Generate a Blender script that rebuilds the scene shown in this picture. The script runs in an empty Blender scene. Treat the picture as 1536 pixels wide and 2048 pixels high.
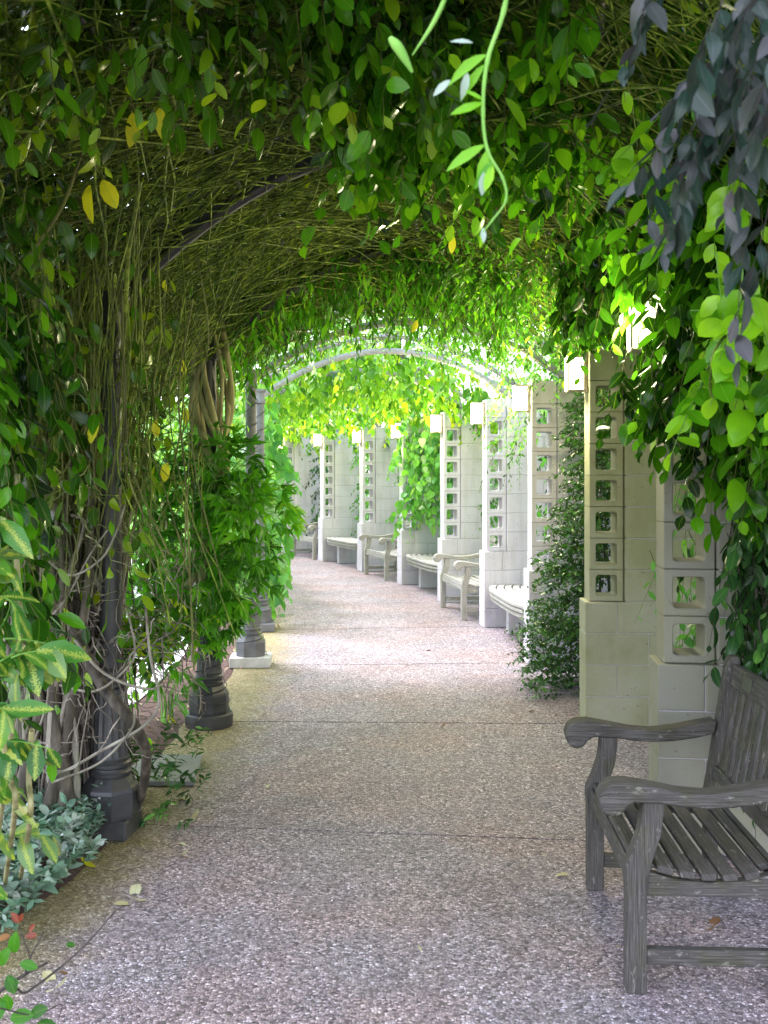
import bpy, bmesh, math, random
import numpy as np
from mathutils import Vector, Matrix, Euler

random.seed(7)
rng = np.random.default_rng(7)
S = bpy.context.scene
COL = S.collection
PI = math.pi

# ------------------------------------------------------------------ camera
cam_data = bpy.data.cameras.new("camera")
cam = bpy.data.objects.new("camera", cam_data)
COL.objects.link(cam)
cam.location = (0.0, 0.0, 1.6)
cam.rotation_euler = (PI / 2, 0, 0)
cam_data.sensor_width = 36.0
cam_data.lens = 35.156
cam_data.shift_y = -0.036
cam_data.clip_start = 0.05
cam_data.clip_end = 600.0
cam_data.dof.use_dof = True
cam_data.dof.focus_distance = 6.0
cam_data.dof.aperture_fstop = 8.5
S.camera = cam
FPX = 2000.0

# ------------------------------------------------------------------ world and sun
SUN_EL, SUN_AZ = math.radians(62), math.radians(-62)   # azimuth measured from +Y towards +X
world = bpy.data.worlds.new("World")
S.world = world
world.use_nodes = True
wn = world.node_tree
wn.nodes.clear()
sky = wn.nodes.new("ShaderNodeTexSky")
sky.sky_type = 'NISHITA'
sky.sun_disc = False
sky.sun_elevation = SUN_EL
sky.sun_rotation = SUN_AZ
sky.air_density = 1.6
sky.dust_density = 1.2
sky.ozone_density = 0.6
bgn = wn.nodes.new("ShaderNodeBackground")
bgn.inputs['Strength'].default_value = 0.15
wo = wn.nodes.new("ShaderNodeOutputWorld")
hs = wn.nodes.new("ShaderNodeHueSaturation")      # thin high cloud: a paler sky
hs.inputs['Saturation'].default_value = 0.4
wn.links.new(sky.outputs[0], hs.inputs['Color'])
wn.links.new(hs.outputs[0], bgn.inputs[0])
wn.links.new(bgn.outputs[0], wo.inputs[0])

sun_data = bpy.data.lights.new("sun", 'SUN')
sun_data.energy = 1.5
sun_data.angle = math.radians(14)
sun_data.color = (1.0, 0.97, 0.95)
sun = bpy.data.objects.new("sun", sun_data)
COL.objects.link(sun)
sdir = Vector((math.sin(SUN_AZ) * math.cos(SUN_EL), math.cos(SUN_AZ) * math.cos(SUN_EL), math.sin(SUN_EL)))
sun.rotation_euler = sdir.to_track_quat('Z', 'Y').to_euler()
sun.location = sdir * 30

S.view_settings.view_transform = 'Standard'
S.view_settings.look = 'None'
S.view_settings.exposure = 2.66
S.view_settings.gamma = 1.0
S.view_settings.use_curve_mapping = False
S.view_settings.use_white_balance = True      # the photograph's cool, slightly magenta balance
S.view_settings.white_balance_temperature = 6080
S.view_settings.white_balance_tint = 19
S.cycles.max_bounces = 10
S.cycles.diffuse_bounces = 4
S.cycles.glossy_bounces = 3
S.cycles.transmission_bounces = 8
S.cycles.transparent_max_bounces = 8
S.cycles.use_denoising = True
S.cycles.sample_clamp_indirect = 6.0
S.cycles.caustics_reflective = False
S.cycles.caustics_refractive = False

# ------------------------------------------------------------------ layout: everything follows one circle
CX, CY, R0 = -26.73, 7.2, 28.0            # centre of the curved walk, radius of the pillar line
TH = [-0.1018 + 0.0745 * k for k in range(12)]
RC = 25.64                                 # radius of the iron column line


def pol(r, th, z=0.0):
    return Vector((CX + r * math.cos(th), CY + r * math.sin(th), z))


def at(px, py, Y):
    """point at distance Y seen at pixel (px, py) of the 1536x2048 photograph (used for measuring places)"""
    return Vector(((px - 768) / FPX * Y, Y, 1.6 - (py - 950) / FPX * Y))


def gnd(px, py):
    Y = 1.6 * FPX / (py - 950)
    return Vector(((px - 768) / FPX * Y, Y, 0.0))


# ------------------------------------------------------------------ materials
MATS = {}


class NT:
    def __init__(s, name):
        s.m = bpy.data.materials.new(name)
        s.m.use_nodes = True
        s.t = s.m.node_tree
        s.t.nodes.clear()
        s.out = s.t.nodes.new("ShaderNodeOutputMaterial")

    def n(s, kind, **kw):
        nd = s.t.nodes.new(kind)
        for k, v in kw.items():
            if k.startswith('i_'):
                key = k[2:]
                key = int(key) if key.isdigit() else key.replace('_', ' ')
                nd.inputs[key].default_value = v
            else:
                setattr(nd, k, v)
        return nd

    def l(s, a, b):
        s.t.links.new(a, b)

    def coords(s, which='Object', scale=(1, 1, 1)):
        tc = s.n("ShaderNodeTexCoord")
        mp = s.n("ShaderNodeMapping")
        mp.inputs['Scale'].default_value = scale
        s.l(tc.outputs[which], mp.inputs[0])
        return mp.outputs[0]

    def noise(s, vec, scale, detail=4, rough=0.6):
        nd = s.n("ShaderNodeTexNoise")
        nd.inputs['Scale'].default_value = scale
        nd.inputs['Detail'].default_value = detail
        nd.inputs['Roughness'].default_value = rough
        s.l(vec, nd.inputs['Vector'])
        return nd.outputs['Fac']

    def ramp(s, fac, stops, interp='LINEAR'):
        nd = s.n("ShaderNodeValToRGB")
        cr = nd.color_ramp
        cr.interpolation = interp
        while len(cr.elements) < len(stops):
            cr.elements.new(0.5)
        for e, (p, c) in zip(cr.elements, stops):
            e.position = p
            e.color = (*c, 1) if len(c) == 3 else c
        s.l(fac, nd.inputs[0])
        return nd.outputs[0]

    def mix(s, fac, a, b, blend='MIX'):
        nd = s.n("ShaderNodeMix", data_type='RGBA', blend_type=blend)
        for sock, v in ((nd.inputs[0], fac), (nd.inputs[6], a), (nd.inputs[7], b)):
            if hasattr(v, 'is_output'):
                s.l(v, sock)
            else:
                sock.default_value = v if not isinstance(v, tuple) else (*v, 1)
        return nd.outputs[2]

    def math(s, op, a, b=None, clamp=False):
        nd = s.n("ShaderNodeMath", operation=op)
        nd.use_clamp = clamp
        for i, v in enumerate((a, b)):
            if v is None:
                continue
            if hasattr(v, 'is_output'):
                s.l(v, nd.inputs[i])
            else:
                nd.inputs[i].default_value = v
        return nd.outputs[0]

    def bump(s, h, strength, dist):
        nd = s.n("ShaderNodeBump")
        nd.inputs['Strength'].default_value = strength
        nd.inputs['Distance'].default_value = dist
        s.l(h, nd.inputs['Height'])
        return nd.outputs[0]

    def bsdf(s, color, rough=0.7, bump=None, metallic=0.0, spec=0.5):
        p = s.n("ShaderNodeBsdfPrincipled")
        if hasattr(color, 'is_output'):
            s.l(color, p.inputs['Base Color'])
        else:
            p.inputs['Base Color'].default_value = (*color, 1)
        if hasattr(rough, 'is_output'):
            s.l(rough, p.inputs['Roughness'])
        else:
            p.inputs['Roughness'].default_value = rough
        p.inputs['Metallic'].default_value = metallic
        p.inputs['Specular IOR Level'].default_value = spec
        if bump is not None:
            s.l(bump, p.inputs['Normal'])
        s.l(p.outputs[0], s.out.inputs[0])
        return p


def leaf_material(name, cols, transl=0.4, rough=0.35, vein=(0.20, 0.38, 0.04), veinw=0.03, variegated=None, tboost=(1.7, 1.7, 0.4), spec=0.35):
    t = NT(name)
    at_ = t.n("ShaderNodeAttribute", attribute_name="tone")
    uv = t.n("ShaderNodeAttribute", attribute_name="leafuv")
    k = len(cols)
    col = t.ramp(at_.outputs['Fac'], [(i / (k - 1), c) for i, c in enumerate(cols)])
    sep = t.n("ShaderNodeSeparateXYZ")
    t.l(uv.outputs['Vector'], sep.inputs[0])
    au = t.math('ABSOLUTE', sep.outputs[0])
    if variegated:
        tc = t.coords('Object')
        nz = t.noise(tc, 38, 3)
        e = t.math('ADD', t.math('MULTIPLY', au, 0.5), t.math('MULTIPLY', nz, 0.9))
        m = t.ramp(e, [(0.50, (1, 1, 1)), (0.56, (0, 0, 0))])
        col = t.mix(m, col, variegated)
    # side veins: stripes running outwards from the midrib
    st = t.math('FRACT', t.math('MULTIPLY', t.math('SUBTRACT', sep.outputs[1], t.math('MULTIPLY', au, 0.35)), 7.0))
    sv = t.math('LESS_THAN', st, 0.10)
    mid = t.math('LESS_THAN', au, veinw * 2)
    vm = t.math('MAXIMUM', t.math('MULTIPLY', sv, 0.12), t.math('MULTIPLY', mid, 0.32))
    col2 = t.mix(vm, col, vein)
    tc2 = t.coords('Object')
    blot = t.noise(tc2, 9, 3)
    col2 = t.mix(t.math('MULTIPLY', blot, 0.35), col2, t.mix(1.0, col2, (0.75, 0.8, 0.6), 'MULTIPLY'))
    h = t.math('MAXIMUM', sv, mid)
    bp = t.bump(h, 0.25, -0.001)
    p = t.bsdf(col2, rough, bp, spec=spec)
    tr = t.n("ShaderNodeBsdfTranslucent")
    tcol = t.mix(1.0, col2, tboost, 'MULTIPLY')
    t.l(tcol, tr.inputs[0])
    mx = t.n("ShaderNodeMixShader")
    mx.inputs[0].default_value = transl
    t.l(p.outputs[0], mx.inputs[1])
    t.l(tr.outputs[0], mx.inputs[2])
    t.l(mx.outputs[0], t.out.inputs[0])
    return t.m


M = {}
M['glossy'] = leaf_material('glossy_leaf', [(0.006, 0.030, 0.003), (0.022, 0.105, 0.003), (0.09, 0.32, 0.004), (0.26, 0.54, 0.008)], 0.34, 0.22)
M['fresh'] = leaf_material('fresh_leaf', [(0.008, 0.045, 0.004), (0.030, 0.15, 0.006), (0.10, 0.36, 0.008), (0.26, 0.56, 0.015)], 0.45, 0.38)
M['olive'] = leaf_material('olive_leaf', [(0.006, 0.022, 0.002), (0.022, 0.075, 0.003), (0.08, 0.22, 0.005), (0.34, 0.46, 0.008)], 0.3, 0.25)
M['dark'] = leaf_material('dark_leaf', [(0.008, 0.032, 0.014), (0.020, 0.075, 0.022), (0.045, 0.14, 0.035), (0.09, 0.24, 0.04)], 0.22, 0.25)
M['lamplit'] = leaf_material('yellow_green_leaf', [(0.02, 0.10, 0.003), (0.07, 0.23, 0.004), (0.18, 0.38, 0.005), (0.42, 0.50, 0.006)], 0.38, 0.42)
M['purple'] = leaf_material('plum_grey_leaf', [(0.008, 0.028, 0.016), (0.016, 0.040, 0.026), (0.04, 0.043, 0.043), (0.11, 0.10, 0.115)], 0.15, 0.3, vein=(0.12, 0.12, 0.15), tboost=(1, 1, 1))
M['silver'] = leaf_material('silver_green_leaf', [(0.06, 0.18, 0.10), (0.14, 0.27, 0.18), (0.28, 0.38, 0.31), (0.42, 0.46, 0.44)], 0.2, 0.6, vein=(0.3, 0.4, 0.3), tboost=(1.1, 1.3, 0.9))
M['variegated'] = leaf_material('variegated_leaf', [(0.03, 0.13, 0.02), (0.05, 0.19, 0.03), (0.10, 0.25, 0.03), (0.16, 0.20, 0.17)], 0.28, 0.3, variegated=(0.36, 0.42, 0.08))
M['broad'] = leaf_material('broad_leaf', [(0.05, 0.20, 0.05), (0.09, 0.30, 0.07), (0.15, 0.40, 0.09), (0.28, 0.42, 0.28)], 0.4, 0.4)
M['garden'] = leaf_material('garden_leaf', [(0.06, 0.22, 0.05), (0.14, 0.36, 0.08), (0.24, 0.46, 0.14), (0.40, 0.55, 0.30)], 0.4, 0.45)
M['dry'] = leaf_material('dry_leaf', [(0.36, 0.29, 0.14), (0.55, 0.52, 0.28), (0.60, 0.60, 0.40), (0.20, 0.10, 0.05)], 0.2, 0.6, vein=(0.3, 0.25, 0.12), tboost=(1, 1, 0.8))
M['yellowleaf'] = leaf_material('yellow_leaf', [(0.45, 0.50, 0.02), (0.62, 0.60, 0.02), (0.62, 0.62, 0.04), (0.7, 0.55, 0.03)], 0.45, 0.4)
M['redleaf'] = leaf_material('red_leaf', [(0.20, 0.03, 0.02), (0.24, 0.08, 0.02), (0.25, 0.16, 0.03), (0.10, 0.05, 0.03)], 0.3, 0.4)


def stem_material(name, a, b, c, sc=14, low=None):
    t = NT(name)
    co = t.coords('Object', (1, 1, 0.25))
    n1 = t.noise(co, sc, 5)
    n2 = t.noise(t.coords('Object'), 1.7, 2)
    col = t.ramp(n1, [(0.3, a), (0.5, b), (0.7, c)])
    col = t.mix(t.ramp(n2, [(0.4, (0, 0, 0)), (0.65, (1, 1, 1))]), col, t.mix(1.0, col, (0.55, 0.6, 0.5), 'MULTIPLY'))
    if low:      # older wood near the ground is grey, young wood higher up is green
        geo = t.n("ShaderNodeNewGeometry")
        sp = t.n("ShaderNodeSeparateXYZ")
        t.l(geo.outputs['Position'], sp.inputs[0])
        hz = t.math('ADD', sp.outputs[2], t.math('MULTIPLY', n2, 0.8))
        f = t.ramp(t.math('MULTIPLY', hz, 0.5), [(0.72, (0, 0, 0)), (1.0, (1, 1, 1))])
        colg = t.ramp(n1, [(0.3, low[0]), (0.5, low[1]), (0.7, low[2])])
        col = t.mix(f, colg, col)
    t.bsdf(col, 0.7, t.bump(n1, 0.6, 0.004), spec=0.35)
    return t.m


M['stem'] = stem_material('green_brown_stem', (0.04, 0.04, 0.012), (0.12, 0.13, 0.03), (0.26, 0.27, 0.08))
M['canopystem'] = stem_material('canopy_stem', (0.02, 0.032, 0.004), (0.12, 0.185, 0.012), (0.42, 0.54, 0.05), 20)
M['sheaf'] = stem_material('sheaf_stem', (0.03, 0.04, 0.006), (0.13, 0.18, 0.015), (0.42, 0.52, 0.06), 14, ((0.04, 0.032, 0.026), (0.16, 0.135, 0.11), (0.48, 0.43, 0.37)))
M['greystem'] = stem_material('grey_stem', (0.12, 0.10, 0.08), (0.26, 0.23, 0.19), (0.45, 0.42, 0.36))
M['trunk'] = stem_material('dark_bark', (0.02, 0.016, 0.012), (0.075, 0.062, 0.048), (0.20, 0.17, 0.13), 22)
M['paletrunk'] = stem_material('pale_bark', (0.18, 0.16, 0.07), (0.36, 0.33, 0.16), (0.52, 0.48, 0.27), 16)
M['twig'] = stem_material('dark_twig', (0.03, 0.02, 0.02), (0.06, 0.045, 0.04), (0.11, 0.09, 0.08), 30)
M['greenstem'] = stem_material('green_shoot', (0.10, 0.25, 0.03), (0.18, 0.40, 0.06), (0.26, 0.48, 0.10))


def painted_block(name, base, olive_tint=0.0):
    t = NT(name)
    co = t.coords('Object')
    oi = t.n("ShaderNodeObjectInfo")
    fine = t.noise(co, 260, 3, 0.7)
    mid = t.noise(t.coords('Object'), 26, 4)
    geo = t.n("ShaderNodeNewGeometry")
    mp = t.n("ShaderNodeMapping")
    t.l(geo.outputs['Position'], mp.inputs[0])
    big = t.noise(mp.outputs[0], 2.6, 5, 0.65)
    drip = t.n("ShaderNodeMapping")
    drip.inputs['Scale'].default_value = (14, 14, 1.2)
    t.l(geo.outputs['Position'], drip.inputs[0])
    dn = t.noise(drip.outputs[0], 1.0, 4)
    dirt = t.ramp(t.math('MULTIPLY', t.math('ADD', big, dn), 0.5), [(0.46, (0, 0, 0)), (0.64, (1, 1, 1))])
    c0 = t.mix(t.math('MULTIPLY', oi.outputs['Random'], 0.10), base, tuple(0.82 * c for c in base))
    c1 = t.mix(t.math('MULTIPLY', dirt, 0.28), c0, (0.22, 0.21, 0.17))
    if olive_tint:
        am = t.ramp(big, [(0.25, (0.55, 0.55, 0.55)), (0.6, (1, 1, 1))])
        c1 = t.mix(t.math('MULTIPLY', am, olive_tint), c1, (0.26, 0.27, 0.11))
    c2 = t.mix(t.ramp(fine, [(0.28, (1, 1, 1)), (0.36, (0, 0, 0))]), c1, tuple(0.6 * c for c in base))
    spots = t.noise(mp.outputs[0], 38, 3, 0.6)
    c2 = t.mix(t.ramp(spots, [(0.66, (0, 0, 0)), (0.70, (0.55, 0.55, 0.55))]), c2, (0.16, 0.15, 0.13))
    hgt = t.math('ADD', fine, t.math('MULTIPLY', mid, 0.6))
    t.bsdf(c2, 0.82, t.bump(hgt, 0.45, 0.004), spec=0.25)
    return t.m


M['block'] = painted_block('painted_concrete_block', (0.63, 0.60, 0.675))
M['block_leaflit'] = painted_block('leaf_light_tinted_block', (0.56, 0.55, 0.52), 0.72)  # lantern light through the leaves, put into the paint as an olive tint
M['block_shaded'] = painted_block('shade_darkened_block', (0.30, 0.29, 0.29), 0.42)  # same paint as the other pillars, with the shade put into its colour
t = NT('mortar_joint')
n1 = t.noise(t.coords('Object'), 120, 3)
t.bsdf(t.ramp(n1, [(0.3, (0.46, 0.45, 0.47)), (0.7, (0.60, 0.58, 0.61))]), 0.9, t.bump(n1, 0.4, 0.003))
M['mortar'] = t.m

t = NT('dark_painted_iron')
n1 = t.noise(t.coords('Object'), 60, 4)
n2 = t.noise(t.coords('Object'), 6, 4)
t.bsdf(t.ramp(n2, [(0.35, (0.024, 0.025, 0.026)), (0.6, (0.042, 0.042, 0.043)), (0.75, (0.085, 0.082, 0.072))]), t.ramp(n2, [(0.3, (0.35,) * 3), (0.7, (0.6,) * 3)]), t.bump(n1, 0.25, 0.002))
M['iron'] = t.m
t = NT('sunlit_grey_iron')  # same iron as the dark columns, sunlit brightness put into the colour
n1 = t.noise(t.coords('Object'), 50, 4)
n2 = t.noise(t.coords('Object'), 5, 4)
t.bsdf(t.ramp(n2, [(0.35, (0.10, 0.10, 0.112)), (0.65, (0.19, 0.185, 0.21))]), 0.55, t.bump(n1, 0.3, 0.002))
M['greyiron'] = t.m
t = NT('pale_arch_paint')
n1 = t.noise(t.coords('Object'), 30, 4)
t.bsdf(t.ramp(n1, [(0.35, (0.24, 0.235, 0.27)), (0.7, (0.36, 0.35, 0.39))]), 0.5)
M['archpaint'] = t.m
t = NT('black_cable')
t.bsdf((0.02, 0.02, 0.022), 0.5)
M['cable'] = t.m
t = NT('pale_precast_concrete')
n1 = t.noise(t.coords('Object'), 80, 4)
n2 = t.noise(t.coords('Object'), 7, 4)
t.bsdf(t.ramp(n2, [(0.3, (0.38, 0.37, 0.36)), (0.7, (0.6, 0.59, 0.57))]), 0.85, t.bump(n1, 0.4, 0.003))
M['precast'] = t.m
t = NT('slate_grey_cover')
n1 = t.noise(t.coords('Object'), 90, 4)
n2 = t.noise(t.coords('Object'), 5, 4)
t.bsdf(t.ramp(n2, [(0.3, (0.13, 0.14, 0.13)), (0.7, (0.21, 0.22, 0.20))]), 0.7, t.bump(n1, 0.3, 0.002))
M['cover'] = t.m


def aggregate():
    t = NT('exposed_aggregate')
    geo = t.n("ShaderNodeNewGeometry")
    pos = geo.outputs['Position']
    warp = t.n("ShaderNodeTexNoise")
    warp.inputs['Scale'].default_value = 60
    t.l(pos, warp.inputs['Vector'])
    off = t.n("ShaderNodeVectorMath", operation='MULTIPLY_ADD')
    t.l(warp.outputs['Color'], off.inputs[0])
    off.inputs[1].default_value = (0.006,) * 3
    t.l(pos, off.inputs[2])
    v = t.n("ShaderNodeTexVoronoi", feature='F1')
    v.inputs['Scale'].default_value = 98
    t.l(off.outputs[0], v.inputs['Vector'])
    ve = t.n("ShaderNodeTexVoronoi", feature='DISTANCE_TO_EDGE')
    ve.inputs['Scale'].default_value = 98
    t.l(off.outputs[0], ve.inputs['Vector'])
    sepc = t.n("ShaderNodeSeparateColor")
    t.l(v.outputs['Color'], sepc.inputs[0])
    stone = t.ramp(sepc.outputs[0], [(0.0, (0.08, 0.070, 0.074)), (0.2, (0.19, 0.165, 0.175)), (0.45, (0.32, 0.285, 0.305)), (0.7, (0.44, 0.375, 0.375)), (0.88, (0.54, 0.49, 0.52)), (1.0, (0.80, 0.77, 0.80))])
    cem = t.ramp(ve.outputs[0], [(0.02, (1, 1, 1)), (0.10, (0, 0, 0))])
    c = t.mix(cem, stone, (0.10, 0.088, 0.085))
    big = t.noise(pos, 1.3, 5, 0.6)
    c = t.mix(t.ramp(big, [(0.42, (0, 0, 0)), (0.62, (1, 1, 1))]), c, t.mix(1.0, c, (1.07, 0.94, 0.87), 'MULTIPLY'))
    med = t.noise(pos, 5, 5, 0.7)
    c = t.mix(t.ramp(med, [(0.5, (0, 0, 0)), (0.75, (0.55, 0.55, 0.55))]), c, (0.16, 0.14, 0.13))
    damp = t.noise(pos, 0.75, 6, 0.65)
    c = t.mix(t.ramp(damp, [(0.50, (0, 0, 0)), (0.62, (0.42, 0.42, 0.42))]), c, t.mix(1.0, c, (0.62, 0.60, 0.60), 'MULTIPLY'))
    spot = t.noise(pos, 14, 2, 0.5)
    c = t.mix(t.ramp(spot, [(0.70, (0, 0, 0)), (0.74, (0.6, 0.6, 0.6))]), c, (0.09, 0.075, 0.06))
    # moss film near the inner edge of the walk, where the planting bed drains over it
    sx = t.n("ShaderNodeVectorMath", operation='DISTANCE')
    flat = t.n("ShaderNodeVectorMath", operation='MULTIPLY')
    t.l(pos, flat.inputs[0])
    flat.inputs[1].default_value = (1, 1, 0)
    t.l(flat.outputs[0], sx.inputs[0])
    sx.inputs[1].default_value = (CX, CY, 0)
    e = t.math('ADD', sx.outputs['Value'], t.math('MULTIPLY', med, 0.5))
    e = t.math('SUBTRACT', e, 26.0)
    mm = t.ramp(e, [(0.0, (0.75, 0.75, 0.75)), (0.32, (0, 0, 0))])
    c = t.mix(mm, c, t.mix(0.55, t.mix(1.0, c, (0.85, 0.85, 0.25), 'MULTIPLY'), (0.20, 0.185, 0.03)))
    c = t.mix(1.0, c, (1.26, 1.22, 1.30), 'MULTIPLY')
    hh = t.ramp(ve.outputs[0], [(0.0, (0, 0, 0)), (0.28, (1, 1, 1))])
    t.bsdf(c, t.ramp(sepc.outputs[1], [(0, (0.45,) * 3), (1, (0.85,) * 3)]), t.bump(hh, 1.0, 0.006), spec=0.5)
    return t.m


M['path'] = aggregate()
t = NT('joint_filler')
t.bsdf((0.02, 0.017, 0.015), 0.95)
M['joint'] = t.m
t = NT('mulch_soil')
geo = t.n("ShaderNodeNewGeometry")
n1 = t.noise(geo.outputs['Position'], 45, 6, 0.75)
n2 = t.noise(geo.outputs['Position'], 3, 4)
c = t.ramp(n1, [(0.3, (0.03, 0.018, 0.014)), (0.5, (0.09, 0.05, 0.04)), (0.7, (0.20, 0.12, 0.09))])
t.bsdf(c, 0.95, t.bump(n1, 1.0, 0.02))
M['mulch'] = t.m
t = NT('ground_lawn')
geo = t.n("ShaderNodeNewGeometry")
n1 = t.noise(geo.outputs['Position'], 30, 6, 0.75)
n2 = t.noise(geo.outputs['Position'], 0.6, 4)
c = t.ramp(n1, [(0.3, (0.03, 0.09, 0.015)), (0.6, (0.08, 0.20, 0.03)), (0.8, (0.14, 0.28, 0.06))])
c = t.mix(t.ramp(n2, [(0.5, (0, 0, 0)), (0.6, (0.6, 0.6, 0.6))]), c, (0.18, 0.16, 0.10))
t.bsdf(c, 0.95, t.bump(n1, 1.0, 0.03))
M['lawn'] = t.m
t = NT('pale_gravel')
geo = t.n("ShaderNodeNewGeometry")
n1 = t.noise(geo.outputs['Position'], 70, 4, 0.75)
t.bsdf(t.ramp(n1, [(0.3, (0.35, 0.33, 0.34)), (0.7, (0.62, 0.60, 0.61))]), 0.9, t.bump(n1, 0.7, 0.01))
M['gravel'] = t.m


def weathered_wood(name, dark, mid, light, green):
    t = NT(name)
    oi = t.n("ShaderNodeObjectInfo")
    uvn = t.n("ShaderNodeUVMap")           # u runs along the board, metres
    ad = t.n("ShaderNodeVectorMath", operation='ADD')
    t.l(uvn.outputs[0], ad.inputs[0])
    cmb = t.n("ShaderNodeCombineXYZ")
    t.l(t.math('MULTIPLY', oi.outputs['Random'], 13.0), cmb.inputs[0])
    t.l(t.math('MULTIPLY', oi.outputs['Random'], 7.0), cmb.inputs[1])
    t.l(cmb.outputs[0], ad.inputs[1])
    mp = t.n("ShaderNodeMapping")
    mp.inputs['Scale'].default_value = (7, 260, 1)
    t.l(ad.outputs[0], mp.inputs[0])
    g = t.noise(mp.outputs[0], 1.0, 6, 0.7)
    mp2 = t.n("ShaderNodeMapping")
    mp2.inputs['Scale'].default_value = (14, 42, 1)
    t.l(ad.outputs[0], mp2.inputs[0])
    g2 = t.noise(mp2.outputs[0], 1.0, 4, 0.7)
    c = t.ramp(g, [(0.28, dark), (0.5, mid), (0.72, light)])
    chip = t.ramp(g2, [(0.60, (0, 0, 0)), (0.66, (0.75, 0.75, 0.75))])
    c = t.mix(chip, c, tuple(min(1, x * 1.35) for x in light))
    stain = t.noise(t.coords('Object'), 7, 4, 0.6)
    c = t.mix(t.ramp(stain, [(0.48, (0, 0, 0)), (0.66, (green,) * 3)]), c, t.mix(1.0, c, (0.75, 0.82, 0.45), 'MULTIPLY'))
    c = t.mix(t.math('MULTIPLY', oi.outputs['Random'], 0.25), c, t.mix(1.0, c, (0.7, 0.7, 0.7), 'MULTIPLY'))
    t.bsdf(c, 0.85, t.bump(g, 0.45, 0.002), spec=0.2)
    return t.m


M['wood'] = weathered_wood('weathered_teak', (0.028, 0.025, 0.022), (0.075, 0.070, 0.064), (0.17, 0.162, 0.152), 0.6)
M['palewood'] = weathered_wood('silvered_teak', (0.17, 0.155, 0.14), (0.36, 0.345, 0.325), (0.55, 0.53, 0.51), 0.3)
t = NT('lantern_glass')
em = t.n("ShaderNodeEmission")
em.inputs['Color'].default_value = (1.0, 0.90, 0.50, 1)
em.inputs['Strength'].default_value = 3.2
t.l(em.outputs[0], t.out.inputs[0])
M['lampglass'] = t.m
t = NT('lantern_frame')
t.bsdf((0.42, 0.36, 0.27), 0.45, metallic=0.3)
M['lampframe'] = t.m
t = NT('flower_petal')
t.bsdf((0.75, 0.03, 0.08), 0.6)
M['petal'] = t.m
t = NT('white_paint')
t.bsdf((0.75, 0.75, 0.75), 0.5)
M['white'] = t.m
t = NT('bronze_plate')
t.bsdf((0.06, 0.055, 0.05), 0.45, metallic=0.4)
M['plate'] = t.m


# ------------------------------------------------------------------ object helpers
def empty(name, label, cat, loc=(0, 0, 0), rz=0.0, group=None):
    o = bpy.data.objects.new(name, None)
    o.empty_display_size = 0.1
    COL.objects.link(o)
    o.location = loc
    o.rotation_euler = (0, 0, rz)
    o['label'] = label
    o['category'] = cat
    if group:
        o['group'] = group
    return o


def link(name, mesh, parent=None, mat=None, kind=None, label=None, cat=None, group=None):
    o = bpy.data.objects.new(name, mesh)
    COL.objects.link(o)
    if parent is not None:
        o.parent = parent
    if mat is not None and not mesh.materials:
        mesh.materials.append(mat)
    if kind:
        o['kind'] = kind
    if label:
        o['label'] = label
    if cat:
        o['category'] = cat
    if group:
        o['group'] = group
    return o


def world_child(o, root):
    """o carries world coordinates; hang it under root (an unrotated empty)"""
    o.parent = root
    o.location = -root.location
    return o


def np_mesh(name, V, F, smooth=False, attrs=None):
    """V (n,3), F list of int arrays (m,k)"""
    me = bpy.data.meshes.new(name)
    V = np.asarray(V, dtype=np.float32)
    me.vertices.add(len(V))
    me.vertices.foreach_set("co", V.ravel())
    loops = np.concatenate([f.ravel() for f in F]).astype(np.int32)
    tot = np.concatenate([np.full(len(f), f.shape[1], dtype=np.int32) for f in F])
    st = np.concatenate([[0], np.cumsum(tot)[:-1]]).astype(np.int32)
    me.loops.add(len(loops))
    me.loops.foreach_set("vertex_index", loops)
    me.polygons.add(len(tot))
    me.polygons.foreach_set("loop_start", st)
    me.polygons.foreach_set("loop_total", tot)
    if smooth:
        me.polygons.foreach_set("use_smooth", np.ones(len(tot), dtype=bool))
    if attrs:
        for k, (ty, data) in attrs.items():
            a = me.attributes.new(k, ty, 'POINT')
            a.data.foreach_set('value' if ty == 'FLOAT' else 'vector', np.asarray(data, dtype=np.float32).ravel())
    me.update(calc_edges=True)
    me.validate()
    return me


def norm(a):
    return a / np.maximum(np.linalg.norm(a, axis=-1, keepdims=True), 1e-9)


def tubes(P, R, sides=4):
    """P (N,S,3) centre lines, R (N,S) radii -> verts, quads"""
    P = np.asarray(P, dtype=np.float64)
    N, Sg, _ = P.shape
    R = np.broadcast_to(R, (N, Sg))
    T = np.empty_like(P)
    T[:, 1:-1] = P[:, 2:] - P[:, :-2]
    T[:, 0] = P[:, 1] - P[:, 0]
    T[:, -1] = P[:, -1] - P[:, -2]
    T = norm(T)
    ref = np.zeros((N, 1, 3))
    mean = norm(P[:, -1] - P[:, 0] + 1e-6)
    ax = np.argmin(np.abs(mean), axis=1)
    ref[np.arange(N), 0, ax] = 1
    A = norm(np.cross(T, ref))
    B = np.cross(T, A)
    ang = np.linspace(0, 2 * PI, sides, endpoint=False)
    V = P[:, :, None, :] + R[:, :, None, None] * (np.cos(ang)[None, None, :, None] * A[:, :, None, :] + np.sin(ang)[None, None, :, None] * B[:, :, None, :])
    V = V.reshape(-1, 3)
    base = (np.arange(N) * Sg * sides)[:, None, None]
    i = (np.arange(Sg - 1) * sides)[None, :, None]
    j = np.arange(sides)[None, None, :]
    j2 = (j + 1) % sides
    a = base + i + j
    b = base + i + j2
    q = np.stack([a, b, b + sides, a + sides], axis=-1).reshape(-1, 4)
    return V, q


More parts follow.
